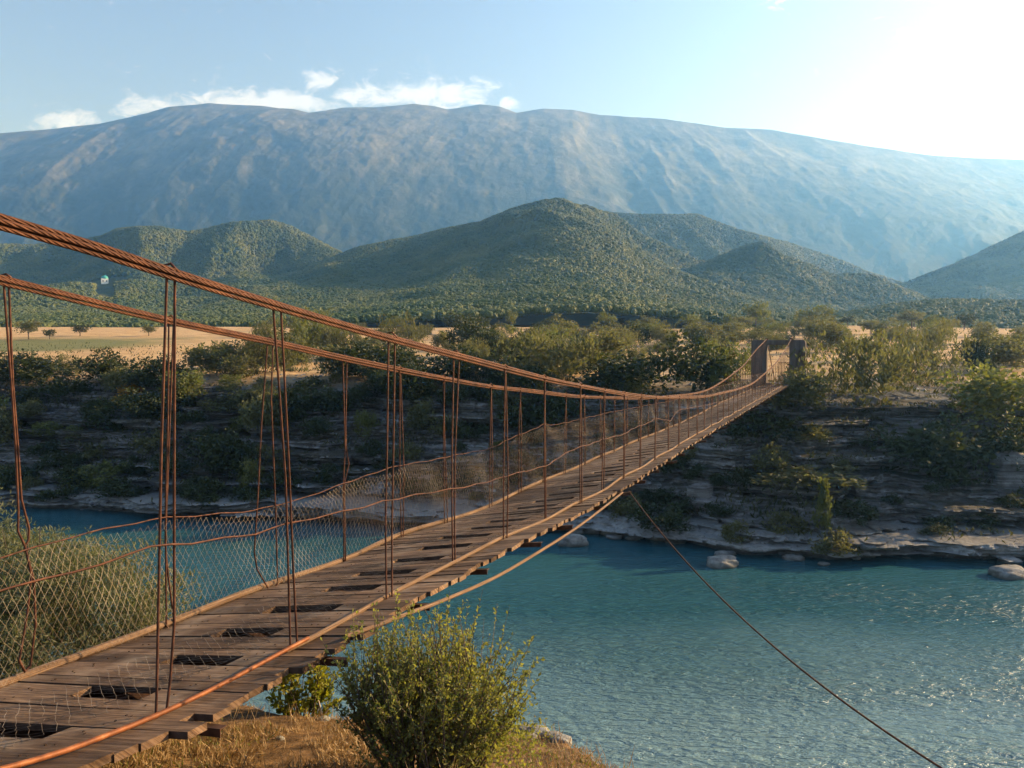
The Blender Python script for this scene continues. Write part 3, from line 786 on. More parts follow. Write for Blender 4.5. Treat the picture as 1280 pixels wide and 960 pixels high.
# sway rope under the deck edge and the long guy rope to the near bank
SW = smooth_interp(*profile([(400, 811), (435, 797), (485, 777), (505, 769), (560, 748), (620, 721), (670, 692), (720, 660), (760, 630), (780, 614)], 3.56))
ss = np.linspace(on_plane(452, 790, 3.56)[0], on_plane(778, 614, 3.56)[0], 60)
mb = MB(); mb.tube([BP(s, 3.56 + .16 * max(0, 1 - (s - ss[0]) / .6), float(SW(s)) - .06 * max(0, 1 - (s - ss[0]) / .6)) for s in ss], .019, 7); mb.build('sway_rope', M['rail'], bridge, True)
a = np.array(BP(on_plane(786, 614, 3.6)[0], 3.6, on_plane(786, 614, 3.6)[1]))
Dg = ray(1250, 960); bpt = np.array([0, 0, CAM_Z]) + Dg * (7.0 / Dg[1])
end = a + (bpt - a) * 1.18
pts = []
for t in np.linspace(0, 1, 40):
    q = a + (end - a) * t; q = q - UP * .62 * (4 * t * (1 - t)); pts.append(q)
mb = MB(); mb.tube(pts, .012, 6); mb.build('guy_rope', M['steel'], bridge, True)

# concrete portal tower at the far end
tower = empty('bridge_tower', BP(S_TOWER, 5.1, 9.6))
prop(tower, 'square concrete portal tower with two thick pillars at the far end of the footbridge', 'tower')
tower.location = (0, 0, 0)
ztop = float(RC(S_TOWER)) - .03
def slab(name, d0, d1, z0, z1, s0, s1, m, rnd_outer=None):
    """extruded box; rnd_outer rounds the top corner at that d side"""
    prof_ = []
    if rnd_outer is None: prof_ = [(d0, z0), (d1, z0), (d1, z1), (d0, z1)]
    else:
        r = .28
        if rnd_outer == 'low':
            prof_ = [(d0, z0), (d1, z0), (d1, z1)] + [(d0 + r - r * math.sin(a), z1 - r + r * math.cos(a)) for a in np.linspace(0, math.pi / 2, 6)]
        else:
            prof_ = [(d0, z0), (d1, z0)] + [(d1 - r + r * math.cos(a), z1 - r + r * math.sin(a)) for a in np.linspace(0, math.pi / 2, 6)] + [(d0, z1)]
    n = len(prof_)
    V = [tuple(BP(s, d, z)) for s in (s0, s1) for d, z in prof_]
    F = [tuple(range(n)), tuple(range(2 * n - 1, n - 1, -1))] + [(i, i + n, (i + 1) % n + n, (i + 1) % n) for i in range(n)]
    me = bpy.data.meshes.new(name); me.from_pydata(V, [], F)
    bm_fix(me); o = link(name, me, m, tower)
    bv = o.modifiers.new('soft_edges', 'BEVEL'); bv.width = .03; bv.segments = 2
    return o
import bmesh
def bm_fix(me):
    bm = bmesh.new(); bm.from_mesh(me); bmesh.ops.recalc_face_normals(bm, faces=bm.faces); bm.to_mesh(me); bm.free()
slab('pillar', 2.88, 4.18, 7.5, ztop, S_TOWER, S_TOWER + 1.3, M['concrete'], 'low')
slab('pillar', 6.0, 7.3, 7.5, ztop, S_TOWER, S_TOWER + 1.3, M['concrete'], 'high')
slab('lintel', 4.183, 5.997, ztop - .42, ztop - .01, S_TOWER + .05, S_TOWER + 1.2, M['concrete'])
slab('threshold', 4.0, 6.2, 7.5, float(deck_z(70.4, 5)) - .02, S_TOWER - .9, S_TOWER + 2.5, M['concrete'])
mb = MB()
for d in np.linspace(4.25, 5.1, 8):
    mb.tube([BP(S_TOWER + .8, d, ztop - 3.9), BP(S_TOWER + .8, d, ztop - 1.9)], .018, 5)
for z in (ztop - 1.95, ztop - 3.2): mb.tube([BP(S_TOWER + .8, 4.2, z), BP(S_TOWER + .8, 5.12, z)], .02, 5)
mb.build('gate', M['steel'], tower)

for d in (DR, DL):
    mb = MB(); mb.box(BP(S_TOWER + .55, d, ztop + .03), AX * .4, NL * .09, UP * .05); mb.box(BP(S_TOWER + .15, d, ztop + .06), AX * .06, NL * .12, UP * .08); mb.build('saddle', M['steel'], tower)
# ------------------------------------------------------------------ plants
def leaf_mesh(P, Dv, L, W, tint, fold=.25):
    """one bent diamond leaf per point: P base, Dv direction, L length, W width"""
    n = len(P)
    Dv = Dv / (np.linalg.norm(Dv, axis=1)[:, None] + 1e-9)
    q = rng.normal(size=(n, 3)); S = np.cross(Dv, q); S /= np.linalg.norm(S, axis=1)[:, None] + 1e-9
    N = np.cross(S, Dv)
    L = np.broadcast_to(L, (n,))[:, None]; W = np.broadcast_to(W, (n,))[:, None]
    mid = P + Dv * L * .5
    V = np.stack([P, mid + S * W * .5 + N * L * fold * .3, P + Dv * L, mid - S * W * .5 + N * L * fold * .3], 1)
    F = np.arange(n * 4).reshape(n, 4)
    return V.reshape(-1, 3), F, np.repeat(tint, 4)
def unit(n):
    v = rng.normal(size=(n, 3)); return v / np.linalg.norm(v, axis=1)[:, None]
def bush_mesh(name, w, h, clumps, per, lsize, up=0.3, narrow=.55, shape='round', cs=1.0):
    """leaf clumps through an uneven ellipsoid of unit-ish size (w wide, h high, base at z=0)"""
    V, F, T = [], [], []; n0 = 0
    lob = [(rng.uniform(-.32, .32) * w, rng.uniform(-.32, .32) * w, rng.uniform(.3, .62) * h, rng.uniform(.24, .40)) for _ in range(6)]
    for c in range(clumps):
        lx, ly, lz2, lr = lob[c % len(lob)]
        u = unit(1)[0]; rr = rng.uniform(.45, 1.0) ** .6
        ctr = np.array([lx, ly, lz2]) + u * rr * np.array([lr * w, lr * w, lr * h * 1.1])
        if shape == 'cone': 
            zz = rng.uniform(.05, 1) ; a = rng.uniform(0, 6.28); r_ = (1 - zz) * .5 * w * rng.uniform(.3, 1)
            ctr = np.array([r_ * math.cos(a), r_ * math.sin(a), zz * h])
        if shape == 'low':
            a = rng.uniform(0, 6.28); r_ = .5 * w * math.sqrt(rng.random()); ctr = np.array([r_ * math.cos(a), r_ * math.sin(a), h * rng.uniform(.1, .8) * (1 - .6 * (2 * r_ / w) ** 2)])
        ctr[2] = max(ctr[2], .06 * h)
        cr = np.array([.16 * w, .16 * w, .14 * h]) * rng.uniform(.6, 1.25) * cs
        if shape == 'spray': cr = np.array([.07 * w, .07 * w, .24 * h]) * rng.uniform(.6, 1.3)
        m_ = int(per * rng.uniform(.6, 1.4))
        P = ctr + np.clip(rng.normal(size=(m_, 3)), -1.45, 1.45) * cr * .58
        P[:, 2] = np.abs(P[:, 2])
        Dv = unit(m_) + np.array([0, 0, up]) + (P - ctr) / (np.linalg.norm(cr) + 1e-6) * .6
        L = lsize * rng.uniform(.6, 1.35, m_)
        ct_ = rng.uniform(0, 1)
        t = np.clip(ct_ * .6 + rng.uniform(0, .4, m_), 0, 1)
        v, f, t4 = leaf_mesh(P, Dv, L, L * narrow, t)
        V.append(v); F.append(f + n0); T.append(t4); n0 += len(v)
    return np.concatenate(V), np.concatenate(F), np.concatenate(T)
def make_bush(name, mat, **k):
    V, F, T = bush_mesh(name, **k)
    me = mesh_np(name, V, F, False, T); me.materials.append(mat)
    return me
LIB = {}
def lib(key, n, mat, **k): LIB[key] = [make_bush(key, mat, **k) for _ in range(n)]
lib('round_dark', 4, M['leaf_dark'], w=1, h=1, clumps=60, per=42, lsize=.075, up=.3)
lib('round_olive', 5, M['leaf_olive'], w=1, h=1, clumps=64, per=40, lsize=.075, up=.5)
lib('spray_olive', 5, M['leaf_olive'], w=1, h=1, clumps=80, per=30, lsize=.08, up=1.6, narrow=.32, shape='spray')
lib('round_pale', 3, M['leaf_pale'], w=1, h=1, clumps=55, per=40, lsize=.075, up=.4)
lib('spray_pale', 3, M['leaf_pale'], w=1, h=1, clumps=70, per=28, lsize=.08, up=1.5, narrow=.35, shape='spray')
lib('cone_pale', 2, M['leaf_pale'], w=1, h=1, clumps=60, per=26, lsize=.09, up=1.0, shape='cone')
lib('yellow', 2, M['leaf_yellow'], w=1, h=1, clumps=50, per=30, lsize=.09, up=.6)
lib('low_dark', 3, M['leaf_dark'], w=1, h=1, clumps=40, per=36, lsize=.09, up=.5, shape='low')
lib('low_olive', 3, M['leaf_olive'], w=1, h=1, clumps=40, per=36, lsize=.09, up=.7, shape='low')
placed = []
def put(key, loc, w, h, label, cat='bush', group=None, name='bush', sink=.06):
    me = rnd.choice(LIB[key])
    o = bpy.data.objects.new(name, me); COL.objects.link(o)
    o.location = (loc[0], loc[1], loc[2] - (.16 if key.startswith('low') else sink) * h)
    o.rotation_euler = (0, 0, rnd.uniform(0, 6.28)); o.scale = (w, w * rnd.uniform(.85, 1.1), h)
    placed.append((loc[0], loc[1], w))
    return prop(o, label, cat, group)
def put_px(key, px, py, wpx, hpx, label, **k):
    """stand a bush on the ground seen at (px, py) with the size it has there"""
    p_ = hit(px, py)
    if p_ is None: return None
    return put(key, p_, wpx * p_.y / FPX, hpx * p_.y / FPX, label, **k)
NAMED = [  # species, column, row of its foot, width, height, label
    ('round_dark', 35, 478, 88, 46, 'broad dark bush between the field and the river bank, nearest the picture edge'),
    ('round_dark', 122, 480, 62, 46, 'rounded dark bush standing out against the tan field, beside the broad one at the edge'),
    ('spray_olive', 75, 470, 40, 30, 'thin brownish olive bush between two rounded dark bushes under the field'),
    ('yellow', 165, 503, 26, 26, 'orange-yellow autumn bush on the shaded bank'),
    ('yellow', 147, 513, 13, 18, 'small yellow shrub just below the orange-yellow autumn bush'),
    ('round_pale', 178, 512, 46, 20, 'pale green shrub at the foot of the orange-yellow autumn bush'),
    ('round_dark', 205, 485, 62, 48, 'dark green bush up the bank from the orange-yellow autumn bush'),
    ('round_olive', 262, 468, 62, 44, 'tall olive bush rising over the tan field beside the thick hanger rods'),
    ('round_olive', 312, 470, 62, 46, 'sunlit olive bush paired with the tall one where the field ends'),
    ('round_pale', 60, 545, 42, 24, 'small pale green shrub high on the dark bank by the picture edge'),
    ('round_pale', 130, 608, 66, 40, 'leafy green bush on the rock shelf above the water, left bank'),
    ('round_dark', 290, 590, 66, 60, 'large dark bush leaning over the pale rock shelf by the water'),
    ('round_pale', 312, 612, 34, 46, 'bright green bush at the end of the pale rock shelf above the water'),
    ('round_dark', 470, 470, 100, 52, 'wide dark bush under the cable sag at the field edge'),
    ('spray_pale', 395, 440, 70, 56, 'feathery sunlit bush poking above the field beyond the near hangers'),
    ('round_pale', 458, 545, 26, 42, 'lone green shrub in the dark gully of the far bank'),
    ('spray_olive', 700, 476, 130, 62, 'wide feathery olive bush with bare stems behind the bridge cables'),
    ('round_dark', 775, 492, 100, 62, 'dense dark bush left of the darkest tree near the tower'),
    ('round_dark', 852, 490, 88, 76, 'darkest round tree-like bush before the bridge tower'),
    ('round_pale', 902, 488, 44, 50, 'light green bush between the darkest bush and the bridge tower'),
    ('round_pale', 800, 496, 50, 34, 'grey-green low bush in front of the dense dark bush'),
    ('spray_olive', 1070, 498, 122, 84, 'big feathery olive bush beside the tower'),
    ('round_olive', 1005, 512, 72, 50, 'round bush at the foot of the tower pillar beside the deck end'),
    ('spray_olive', 1160, 474, 78, 66, 'dome-shaped olive bush beside the sunny footpath'),
    ('round_dark', 1215, 466, 42, 52, 'dark narrow bush among the olive bushes on the terrace'),
    ('round_pale', 1236, 524, 108, 76, 'bright billowing bush at the top of the bank near the picture edge'),
    ('round_olive', 1258, 462, 66, 50, 'olive bush behind the bright billowing bush'),
    ('round_dark', 1180, 598, 130, 80, 'large shadowed bush spreading down the bank below the footpath'),
    ('round_dark', 1255, 585, 90, 66, 'shadowed bush below the bright billowing bush'),
    ('cone_pale', 1029, 660, 30, 58, 'small pointed light green tree on the rock ledges'),
    ('low_olive', 1045, 686, 54, 34, 'brownish shrub on the lowest ledge under the pointed tree'),
    ('low_dark', 830, 652, 66, 44, 'green bush at the water end of the far bank behind the sway rope'),
    ('low_olive', 785, 640, 56, 40, 'leafy bush on the bank directly beyond the deck edge'),
    ('low_olive', 920, 672, 34, 32, 'low olive shrub over the long pale ledge at the water'),
    ('low_olive', 1010, 600, 110, 34, 'grassy olive scrub on the ledge half way up the bank'),
    ('low_dark', 960, 545, 90, 46, 'dark scrub on the slope under the tower'),
]
for (k, px, py, w_, h_, lab) in NAMED: put_px(k, px, py, w_, h_, lab)
def clear(x, y, dmin): return all((x - a) ** 2 + (y - b) ** 2 > (dmin * (.45 + .2 * w_)) ** 2 for a, b, w_ in placed)
PATHX = lambda y: 28 + (y - 60) * .55
def fill(n, px0, px1, py0, py1, kinds, wr, hr, label, group, dmin=1.6, tries=30, name='bush'):
    for _ in range(n):
        for _t in range(tries):
            px, py = rnd.uniform(px0, px1), rnd.uniform(py0, py1)
            p_ = hit(px, py)
            if p_ is None or p_.z < .9: continue
            if abs(p_.dot(Vector(NL)) - 5.1) < 3.0 and 69 < p_.dot(Vector(AX)) < 82: continue
            if clear(p_.x, p_.y, dmin): break
        else: continue
        w_ = rnd.uniform(*wr)
        put(rnd.choice(kinds), p_, w_, w_ * rnd.uniform(*hr), label, group=group, name=name)
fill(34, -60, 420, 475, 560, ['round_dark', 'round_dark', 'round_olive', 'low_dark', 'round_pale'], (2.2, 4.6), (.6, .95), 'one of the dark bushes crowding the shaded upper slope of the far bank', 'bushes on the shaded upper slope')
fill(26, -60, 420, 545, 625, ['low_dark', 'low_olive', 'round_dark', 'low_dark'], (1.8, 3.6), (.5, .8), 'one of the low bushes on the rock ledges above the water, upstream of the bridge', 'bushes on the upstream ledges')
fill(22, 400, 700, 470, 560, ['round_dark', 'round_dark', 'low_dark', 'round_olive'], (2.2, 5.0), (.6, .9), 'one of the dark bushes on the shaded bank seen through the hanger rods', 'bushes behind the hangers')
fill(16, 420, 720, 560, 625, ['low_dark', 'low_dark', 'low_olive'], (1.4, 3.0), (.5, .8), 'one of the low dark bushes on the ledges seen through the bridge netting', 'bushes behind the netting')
fill(46, 330, 930, 424, 470, ['spray_olive', 'spray_olive', 'round_olive', 'spray_pale', 'round_dark'], (3.2, 6.5), (.65, .95), 'one of the sunlit olive bushes filling the terrace beyond the bridge', 'olive bushes on the terrace')
fill(24, 1015, 1330, 420, 466, ['spray_olive', 'spray_olive', 'round_olive', 'spray_pale'], (2.8, 5.5), (.7, 1.05), 'one of the hazy olive bushes on the terrace past the tower', 'olive bushes past the tower')
fill(15, 900, 1330, 530, 672, ['low_dark', 'low_olive', 'low_dark', 'round_dark'], (1.2, 3.0), (.45, .8), 'one of the low shrubs growing on the shaded ledges below the tower', 'shrubs on the ledges below the tower')
fill(12, 740, 900, 545, 650, ['low_dark', 'low_olive', 'round_dark'], (1.4, 3.0), (.5, .8), 'one of the low bushes on the bank just beyond the deck edge', 'bushes beyond the deck edge')

fill(40, 700, 1060, 408, 440, ['spray_olive', 'round_olive', 'spray_pale', 'low_olive'], (3.0, 7.0), (.5, .8), 'one of the scattered scrub bushes on the open dry terrace behind the tower', 'scrub behind the tower')
fill(16, 330, 620, 408, 432, ['spray_olive', 'round_olive', 'low_olive'], (3.0, 6.0), (.45, .7), 'one of the low scrub bushes where the tan field meets the olive thicket', 'scrub at the field end')
# small trees along the far edge of the terrace: trunk and crown
def tree_proto(i):
    V, F, T = bush_mesh('crown', w=1.0, h=.72, clumps=46, per=26, lsize=.085, up=.6, narrow=.5)
    V = V.copy(); V[:, 2] += .26
    cm_ = mesh_np('crown', V, F, False, T); cm_.materials.append(M[('leaf_olive', 'leaf_pale', 'leaf_dark')[i % 3]])
    mb = MB()
    mb.tube([(0, 0, -.08), (.01, .01, .2), (-.01, .02, .45), (.03, 0, .75)], [.035, .028, .02, .006], 6)
    for k in range(4):
        a = k * 1.6 + i; mb.tube([(0, .01, .25 + .06 * k), (.16 * math.cos(a), .16 * math.sin(a), .45 + .07 * k), (.28 * math.cos(a), .28 * math.sin(a), .6 + .06 * k)], [.018, .012, .004], 5)
    tm = mesh_np('trunk', np.concatenate(mb.V), np.concatenate(mb.F), True); tm.materials.append(M['bark'])
    return cm_, tm
TP = [tree_proto(i) for i in range(6)]
def tree(x, y, w_, h_, label, group=None):
    e = empty('tree', (x, y, ground(x, y)), rnd.uniform(0, 6.28)); prop(e, label, 'tree', group)
    cm_, tm = rnd.choice(TP)
    for nm, me in (('trunk', tm), ('crown', cm_)):
        o = bpy.data.objects.new(nm, me); COL.objects.link(o); o.parent = e
    e.scale = (w_, w_, h_)
    return e
def tree_px(px, py, wpx, hpx, label, group=None):
    p_ = hit(px, py)
    if p_ is None: return
    tree(p_.x, p_.y, wpx * p_.y / FPX, hpx * p_.y / FPX, label, group)
for (px, py, w_, h_, lab) in [
    (36, 424, 26, 26, 'round tree by the far edge of the tan field, nearest the picture edge'),
    (62, 424, 16, 14, 'smallest of the trees along the far edge of the tan field'),
    (100, 420, 20, 16, 'round tree alone at the middle of the field edge'),
    (186, 420, 18, 14, 'pale little tree at the field edge beside the near hanger rods'),
    (578, 418, 34, 30, 'sunlit tree with a bare twig beside it above the cable'),
    (604, 414, 18, 20, 'slim sunlit tree right of the one with the bare twig'),
    (640, 412, 14, 26, 'thin tall sunlit tree on the terrace rim'),
    (760, 412, 20, 24, 'upright green tree on the terrace rim above the cable sag'),
    (945, 412, 34, 36, 'tall pale tree on the terrace rim just behind the tower'),
    (1015, 412, 40, 34, 'leafy tree on the terrace rim past the tower'),
    (1140, 410, 30, 24, 'hazy tree on the rim above the dome-shaped bush'),
    (1205, 412, 26, 22, 'hazy tree on the rim near the dark narrow bush')]:
    tree_px(px, py, w_, h_, lab)
for i in range(44):
    px = rnd.choice([rnd.uniform(330, 930), rnd.uniform(520, 1330), rnd.uniform(930, 1330)]); py = rnd.uniform(408, 424)
    s_ = rnd.uniform(10, 24)
    tree_px(px, py, s_, s_ * rnd.uniform(.8, 1.25), 'one of the small trees scattered along the far rim of the terrace', 'small trees on the terrace rim')

# ------------------------------------------------------------------ boulders
def rock_obj(name, loc, size, label, seed, mat, group=None, flat_=1.0):
    bm = bmesh.new(); bmesh.ops.create_icosphere(bm, subdivisions=4, radius=1.0)
    V = np.array([v.co[:] for v in bm.verts])
    n1 = fbm(V[:, 0] * 1.3 + seed * 3.1 + V[:, 2], V[:, 1] * 1.3 - seed + V[:, 2] * .7, 4, seed) - .5
    n2 = fbm(V[:, 0] * 4 + seed, V[:, 2] * 6 + V[:, 1] * 3, 3, seed + 7) - .5
    q = np.sign(V) * np.abs(V) ** .8
    V = q * (1 + .55 * n1 + .16 * n2)[:, None]
    for v, c in zip(bm.verts, V): v.co = Vector((c[0] * size[0], c[1] * size[1], c[2] * size[2]))
    me = bpy.data.meshes.new(name); bm.to_mesh(me); bm.free()
    for p_ in me.polygons: p_.use_smooth = True
    o = link(name, me, mat); o.location = loc; o.rotation_euler = (0, 0, rnd.uniform(-.3, .3))
    return prop(o, label, 'boulder', group)
def rock_px(px, py, wpx, hpx, label, seed, mat='boulder', water=False):
    D = ray(px, py)
    if water: t = -CAM_Z / D[2]; p_ = Vector(D * t); p_.z = 0
    else:
        p_ = hit(px, py)
        if p_ is None: return
    w_ = wpx * p_.y / FPX / 2; h_ = hpx * p_.y / FPX
    rock_obj('boulder', (p_.x, p_.y + w_ * .2, p_.z + h_ * .18), (w_, w_ * .7, h_ * .7), label, seed, M[mat])
rock_px(905, 708, 42, 13, 'pale oblong boulder standing alone in the river', 3, water=True)
rock_px(1264, 721, 50, 14, 'flat pale boulder in the river at the picture edge', 4, water=True)
rock_px(718, 682, 36, 16, 'pale boulder at the waterline just under the deck edge', 5, water=True)
rock_px(776, 674, 46, 22, 'wide grey boulder at the waterline beyond the sway rope', 6)
rock_px(835, 676, 44, 18, 'sloping grey boulder at the waterline behind the guy rope', 7)
rock_px(876, 618, 30, 16, 'grey block stacked on the bank above the boulders', 8, 'rock')
rock_px(884, 634, 46, 14, 'flat slab lying under the grey block on the bank', 9, 'rock')
rock_px(1266, 604, 46, 44, 'big rounded rock on the bank at the picture edge', 10, 'rock')
rock_px(740, 668, 26, 14, 'small dark boulder beside the pale one under the deck', 12)
for i in range(16):
    px = rnd.uniform(690, 1290); t_ = (px - 640) / FPX
    y_ = float(shore_y(t_)) - rnd.uniform(-.2, 1.6); w_ = rnd.uniform(.25, .8)
    rock_obj('boulder', (t_ * y_, y_, rnd.uniform(-.08, .12)), (w_, w_ * .8, w_ * rnd.uniform(.3, .5)), 'one of the small grey stones strewn along the far waterline', 20 + i, M['boulder'], 'stones along the far waterline')
rock_px(1085, 505, 34, 12, 'broken pale rock beside the sunny footpath', 13, 'rock')

# ------------------------------------------------------------------ scattered ground cover (uncountable)
def scatter_quads(name, P, L, W, up, mat, tint, spread=.6):
    n = len(P); Dv = unit(n) * spread + np.array([0, 0, up])
    V, F, T = leaf_mesh(P, Dv, L, W, tint, .4)
    return prop(link(name, mesh_np(name, V, F, False, T), mat), kind='stuff')
# weeds on the far bank and terrace
n = 70000
ci = rng.integers(0, XB.shape[0] - 1, n); ri = rng.integers(30, 275, n)
fu, fv_ = rng.random(n), rng.random(n)
G = np.stack([XB, YB, ZB], -1)
P = (G[ci, ri] * ((1 - fu) * (1 - fv_))[:, None] + G[ci + 1, ri] * (fu * (1 - fv_))[:, None] + G[ci, ri + 1] * ((1 - fu) * fv_)[:, None] + G[ci + 1, ri + 1] * (fu * fv_)[:, None])
keep = (fbm(P[:, 0] * .22, P[:, 1] * .3 + P[:, 2] * .4, 3, 130) > np.where((P[:, 0] > 8) & (P[:, 2] < 8.5), .56, .50)) & (P[:, 2] > 1.2)
P = P[keep]; n = len(P)
scatter_quads('bank_weeds', P, rng.uniform(.25, .6, n), rng.uniform(.06, .16, n), .8, M['grass_bank'], rng.random(n))
# loose stones on the ledges
n = 14000
ci = rng.integers(0, XB.shape[0] - 1, n); ri = rng.integers(34, 205, n)
P = G[ci, ri] + rng.normal(size=(n, 3)) * [.15, .15, 0]
keep = fbm(P[:, 0] * .3, P[:, 2] * 1.1, 3, 133) > .5; P = P[keep]; n = len(P)
oct_ = np.array([(1, 0, 0), (0, 1, 0), (-1, 0, 0), (0, -1, 0), (.3, .2, 1), (-.2, .1, -1)], float)
r_ = rng.uniform(.05, .2, n) * rng.uniform(.6, 1.6, n)
V = P[:, None, :] + oct_[None] * r_[:, None, None] * rng.uniform(.5, 1.2, (n, 6, 3)) * [1.2, 1.1, .7]
ot = np.array([(0, 1, 4), (1, 2, 4), (2, 3, 4), (3, 0, 4), (1, 0, 5), (2, 1, 5), (3, 2, 5), (0, 3, 5)])
prop(link('bank_rubble', mesh_np('bank_rubble', V.reshape(-1, 3), (np.arange(n)[:, None, None] * 6 + ot[None]).reshape(-1, 3)), M['rock']), kind='stuff')
# dry grass on the near bank
n = 90000
P = np.stack([rng.uniform(-8.5, 1.6, n), rng.uniform(3.0, 9.8, n), np.zeros(n)], -1)
P[:, 2] = near_z(P[:, 0], P[:, 1]) - .01
dens = fbm(P[:, 0] * 1.6, P[:, 1] * 1.6, 3, 140)
P = P[dens > .43]; n = len(P)
ln = (.03 + .13 * fbm(P[:, 0] * .9, P[:, 1] * .9, 3, 141)) * rng.uniform(.5, 1.4, n)
scatter_quads('dry_grass', P, ln, ln * .05 + .003, .75, M['grass_dry'], np.clip(fbm(P[:, 0] * 2, P[:, 1] * 2, 2, 142) * .7 + rng.random(n) * .4 - .1, 0, 1), .7)

n = 9000
P = np.stack([rng.uniform(-6.5, 1.2, n), rng.uniform(3.5, 9.2, n), np.zeros(n)], -1)
P[:, 2] = near_z(P[:, 0], P[:, 1]) - .01
P = P[fbm(P[:, 0] * 1.1 + 9, P[:, 1] * 1.1, 3, 145) > .56]; n = len(P)
ln = rng.uniform(.04, .13, n)
scatter_quads('green_grass', P, ln, ln * .07 + .004, .7, M['grass_green'], rng.random(n), .7)

n = 1500
P = np.stack([rng.uniform(-6.5, 1.0, n), rng.uniform(3.5, 9.0, n), np.zeros(n)], -1); P[:, 2] = near_z(P[:, 0], P[:, 1]) - .01
P = P[fbm(P[:, 0] * .8 + 2, P[:, 1] * .8, 3, 146) > .5]; n = len(P)
ln = rng.uniform(.12, .34, n)
scatter_quads('dry_stalks', P, ln, .006, 1.3, M['grass_dry'], rng.uniform(.5, 1, n), .5)
# forest on the hills: one uncountable mass, clumps instanced over the slopes
def crown_clump(seed):
    bm = bmesh.new(); bmesh.ops.create_icosphere(bm, subdivisions=3, radius=.5)
    V = np.array([v.co[:] for v in bm.verts])
    n1 = fbm(V[:, 0] * 4 + seed * 5 + V[:, 2] * 2, V[:, 1] * 4 + V[:, 2] * 3, 3, seed)
    n2 = vnoise(V[:, 0] * 13 + V[:, 2] * 7, V[:, 1] * 13 - V[:, 2] * 9 + seed, seed + 3)
    V = V * (.55 + .7 * n1 + .35 * n2)[:, None]; V[:, 2] = V[:, 2] * 1.05 + .38
    for v, c in zip(bm.verts, V): v.co = c
    me = bpy.data.meshes.new('forest_crown'); bm.to_mesh(me); bm.free()
    at = me.attributes.new('tint', 'FLOAT', 'POINT'); at.data.foreach_set('value', np.clip(rng.random(len(V)) * .8, 0, 1).astype(np.float32))
    me.materials.append(M['forest']); return me
cl_me = crown_clump(3)
def forest_points():
    tot = []
    ti = rng.random(1000000); yi = rng.random(1000000)
    fx = ti * (len(ht) - 1); fyv = yi ** .8 * (len(hy) - 1)
    i = np.minimum(fx.astype(int), len(ht) - 2); j = np.minimum(fyv.astype(int), len(hy) - 2)
    a, b2 = fx - i, fyv - j
    def bl(A): return A[i, j] * (1 - a) * (1 - b2) + A[i + 1, j] * a * (1 - b2) + A[i, j + 1] * (1 - a) * b2 + A[i + 1, j + 1] * a * b2
    X_, Y_, Z_ = bl(HX), bl(HY), bl(HZ)
    clearing = fbm(X_ * .012, Y_ * .012, 3, 150)
    # area weighting: thin out the near rows where the grid is fine
    k = (rng.random(len(X_)) < np.clip((Y_ / 900) ** .6, .45, 1)) & (clearing < .95) & (Y_ > 252)
    return np.stack([X_, Y_, Z_], -1)[k]
FP = forest_points()
# keep only slopes that can be seen from near the bridge (the far sides of the hills stay bare)
vis = []
step = 1.0
for p_ in FP:
    o_ = Vector((0, 0, CAM_Z)); tgt = Vector((p_[0], p_[1], p_[2] + 24.0)); d_ = tgt - o_; L_ = d_.length
    h_ = hill_bvh.ray_cast(o_, d_ / L_, L_ - 8)
    vis.append(h_[0] is None)
FP = FP[np.array(vis)]
_h1 = hill_bvh.ray_cast(Vector((0, 0, CAM_Z)), Vector(ray(131, 354)).normalized())[0]
if _h1 is not None:
    k_ = (np.abs(FP[:, 0] / FP[:, 1] - _h1.x / _h1.y) < np.where(FP[:, 1] > _h1.y - 60, .03, .014)) & (FP[:, 1] < _h1.y + 12) & (FP[:, 1] > _h1.y - 300)
    FP = FP[~k_]
if len(FP) > 330000: FP = FP[rng.permutation(len(FP))[:330000]]
pm = bpy.data.meshes.new('hillside_forest')
pm.vertices.add(len(FP)); pm.vertices.foreach_set('co', FP.astype(np.float32).ravel())
sz = (rng.uniform(.55, 1.35, len(FP)) * (.7 + .6 * fbm(FP[:, 0] * .02, FP[:, 1] * .02, 3, 151)) * np.interp(FP[:, 1], [260, 500, 900, 1500], [2.2, 2.7, 3.5, 5.2])).astype(np.float32)
at = pm.attributes.new('size', 'FLOAT', 'POINT'); at.data.foreach_set('value', sz)
fo = link('hillside_forest', pm, None); prop(fo, kind='stuff')
src = bpy.data.objects.new('forest_clump', cl_me)          # source for the instances only, not linked to the scene
ng = bpy.data.node_groups.new('forest_scatter', 'GeometryNodeTree')
ng.interface.new_socket('Geometry', in_out='INPUT', socket_type='NodeSocketGeometry')
ng.interface.new_socket('Geometry', in_out='OUTPUT', socket_type='NodeSocketGeometry')
gi = ng.nodes.new('NodeGroupInput'); go = ng.nodes.new('NodeGroupOutput')
m2p = ng.nodes.new('GeometryNodeMeshToPoints')
oi = ng.nodes.new('GeometryNodeObjectInfo'); oi.inputs['Object'].default_value = src; oi.inputs['As Instance'].default_value = True
iop = ng.nodes.new('GeometryNodeInstanceOnPoints')
at_n = ng.nodes.new('GeometryNodeInputNamedAttribute'); at_n.data_type = 'FLOAT'; at_n.inputs['Name'].default_value = 'size'
rv = ng.nodes.new('FunctionNodeRandomValue'); rv.data_type = 'FLOAT_VECTOR'; rv.inputs['Max'].default_value = (.2, .2, 6.28)
L = ng.links.new
L(gi.outputs[0], m2p.inputs[0]); L(m2p.outputs[0], iop.inputs['Points']); L(oi.outputs['Geometry'], iop.inputs['Instance'])
L(at_n.outputs[0], iop.inputs['Scale']); L(rv.outputs[0], iop.inputs['Rotation']); L(iop.outputs[0], go.inputs[0])
md = fo.modifiers.new('scatter', 'NODES'); md.node_group = ng
fo.data.materials.append(M['forest'])

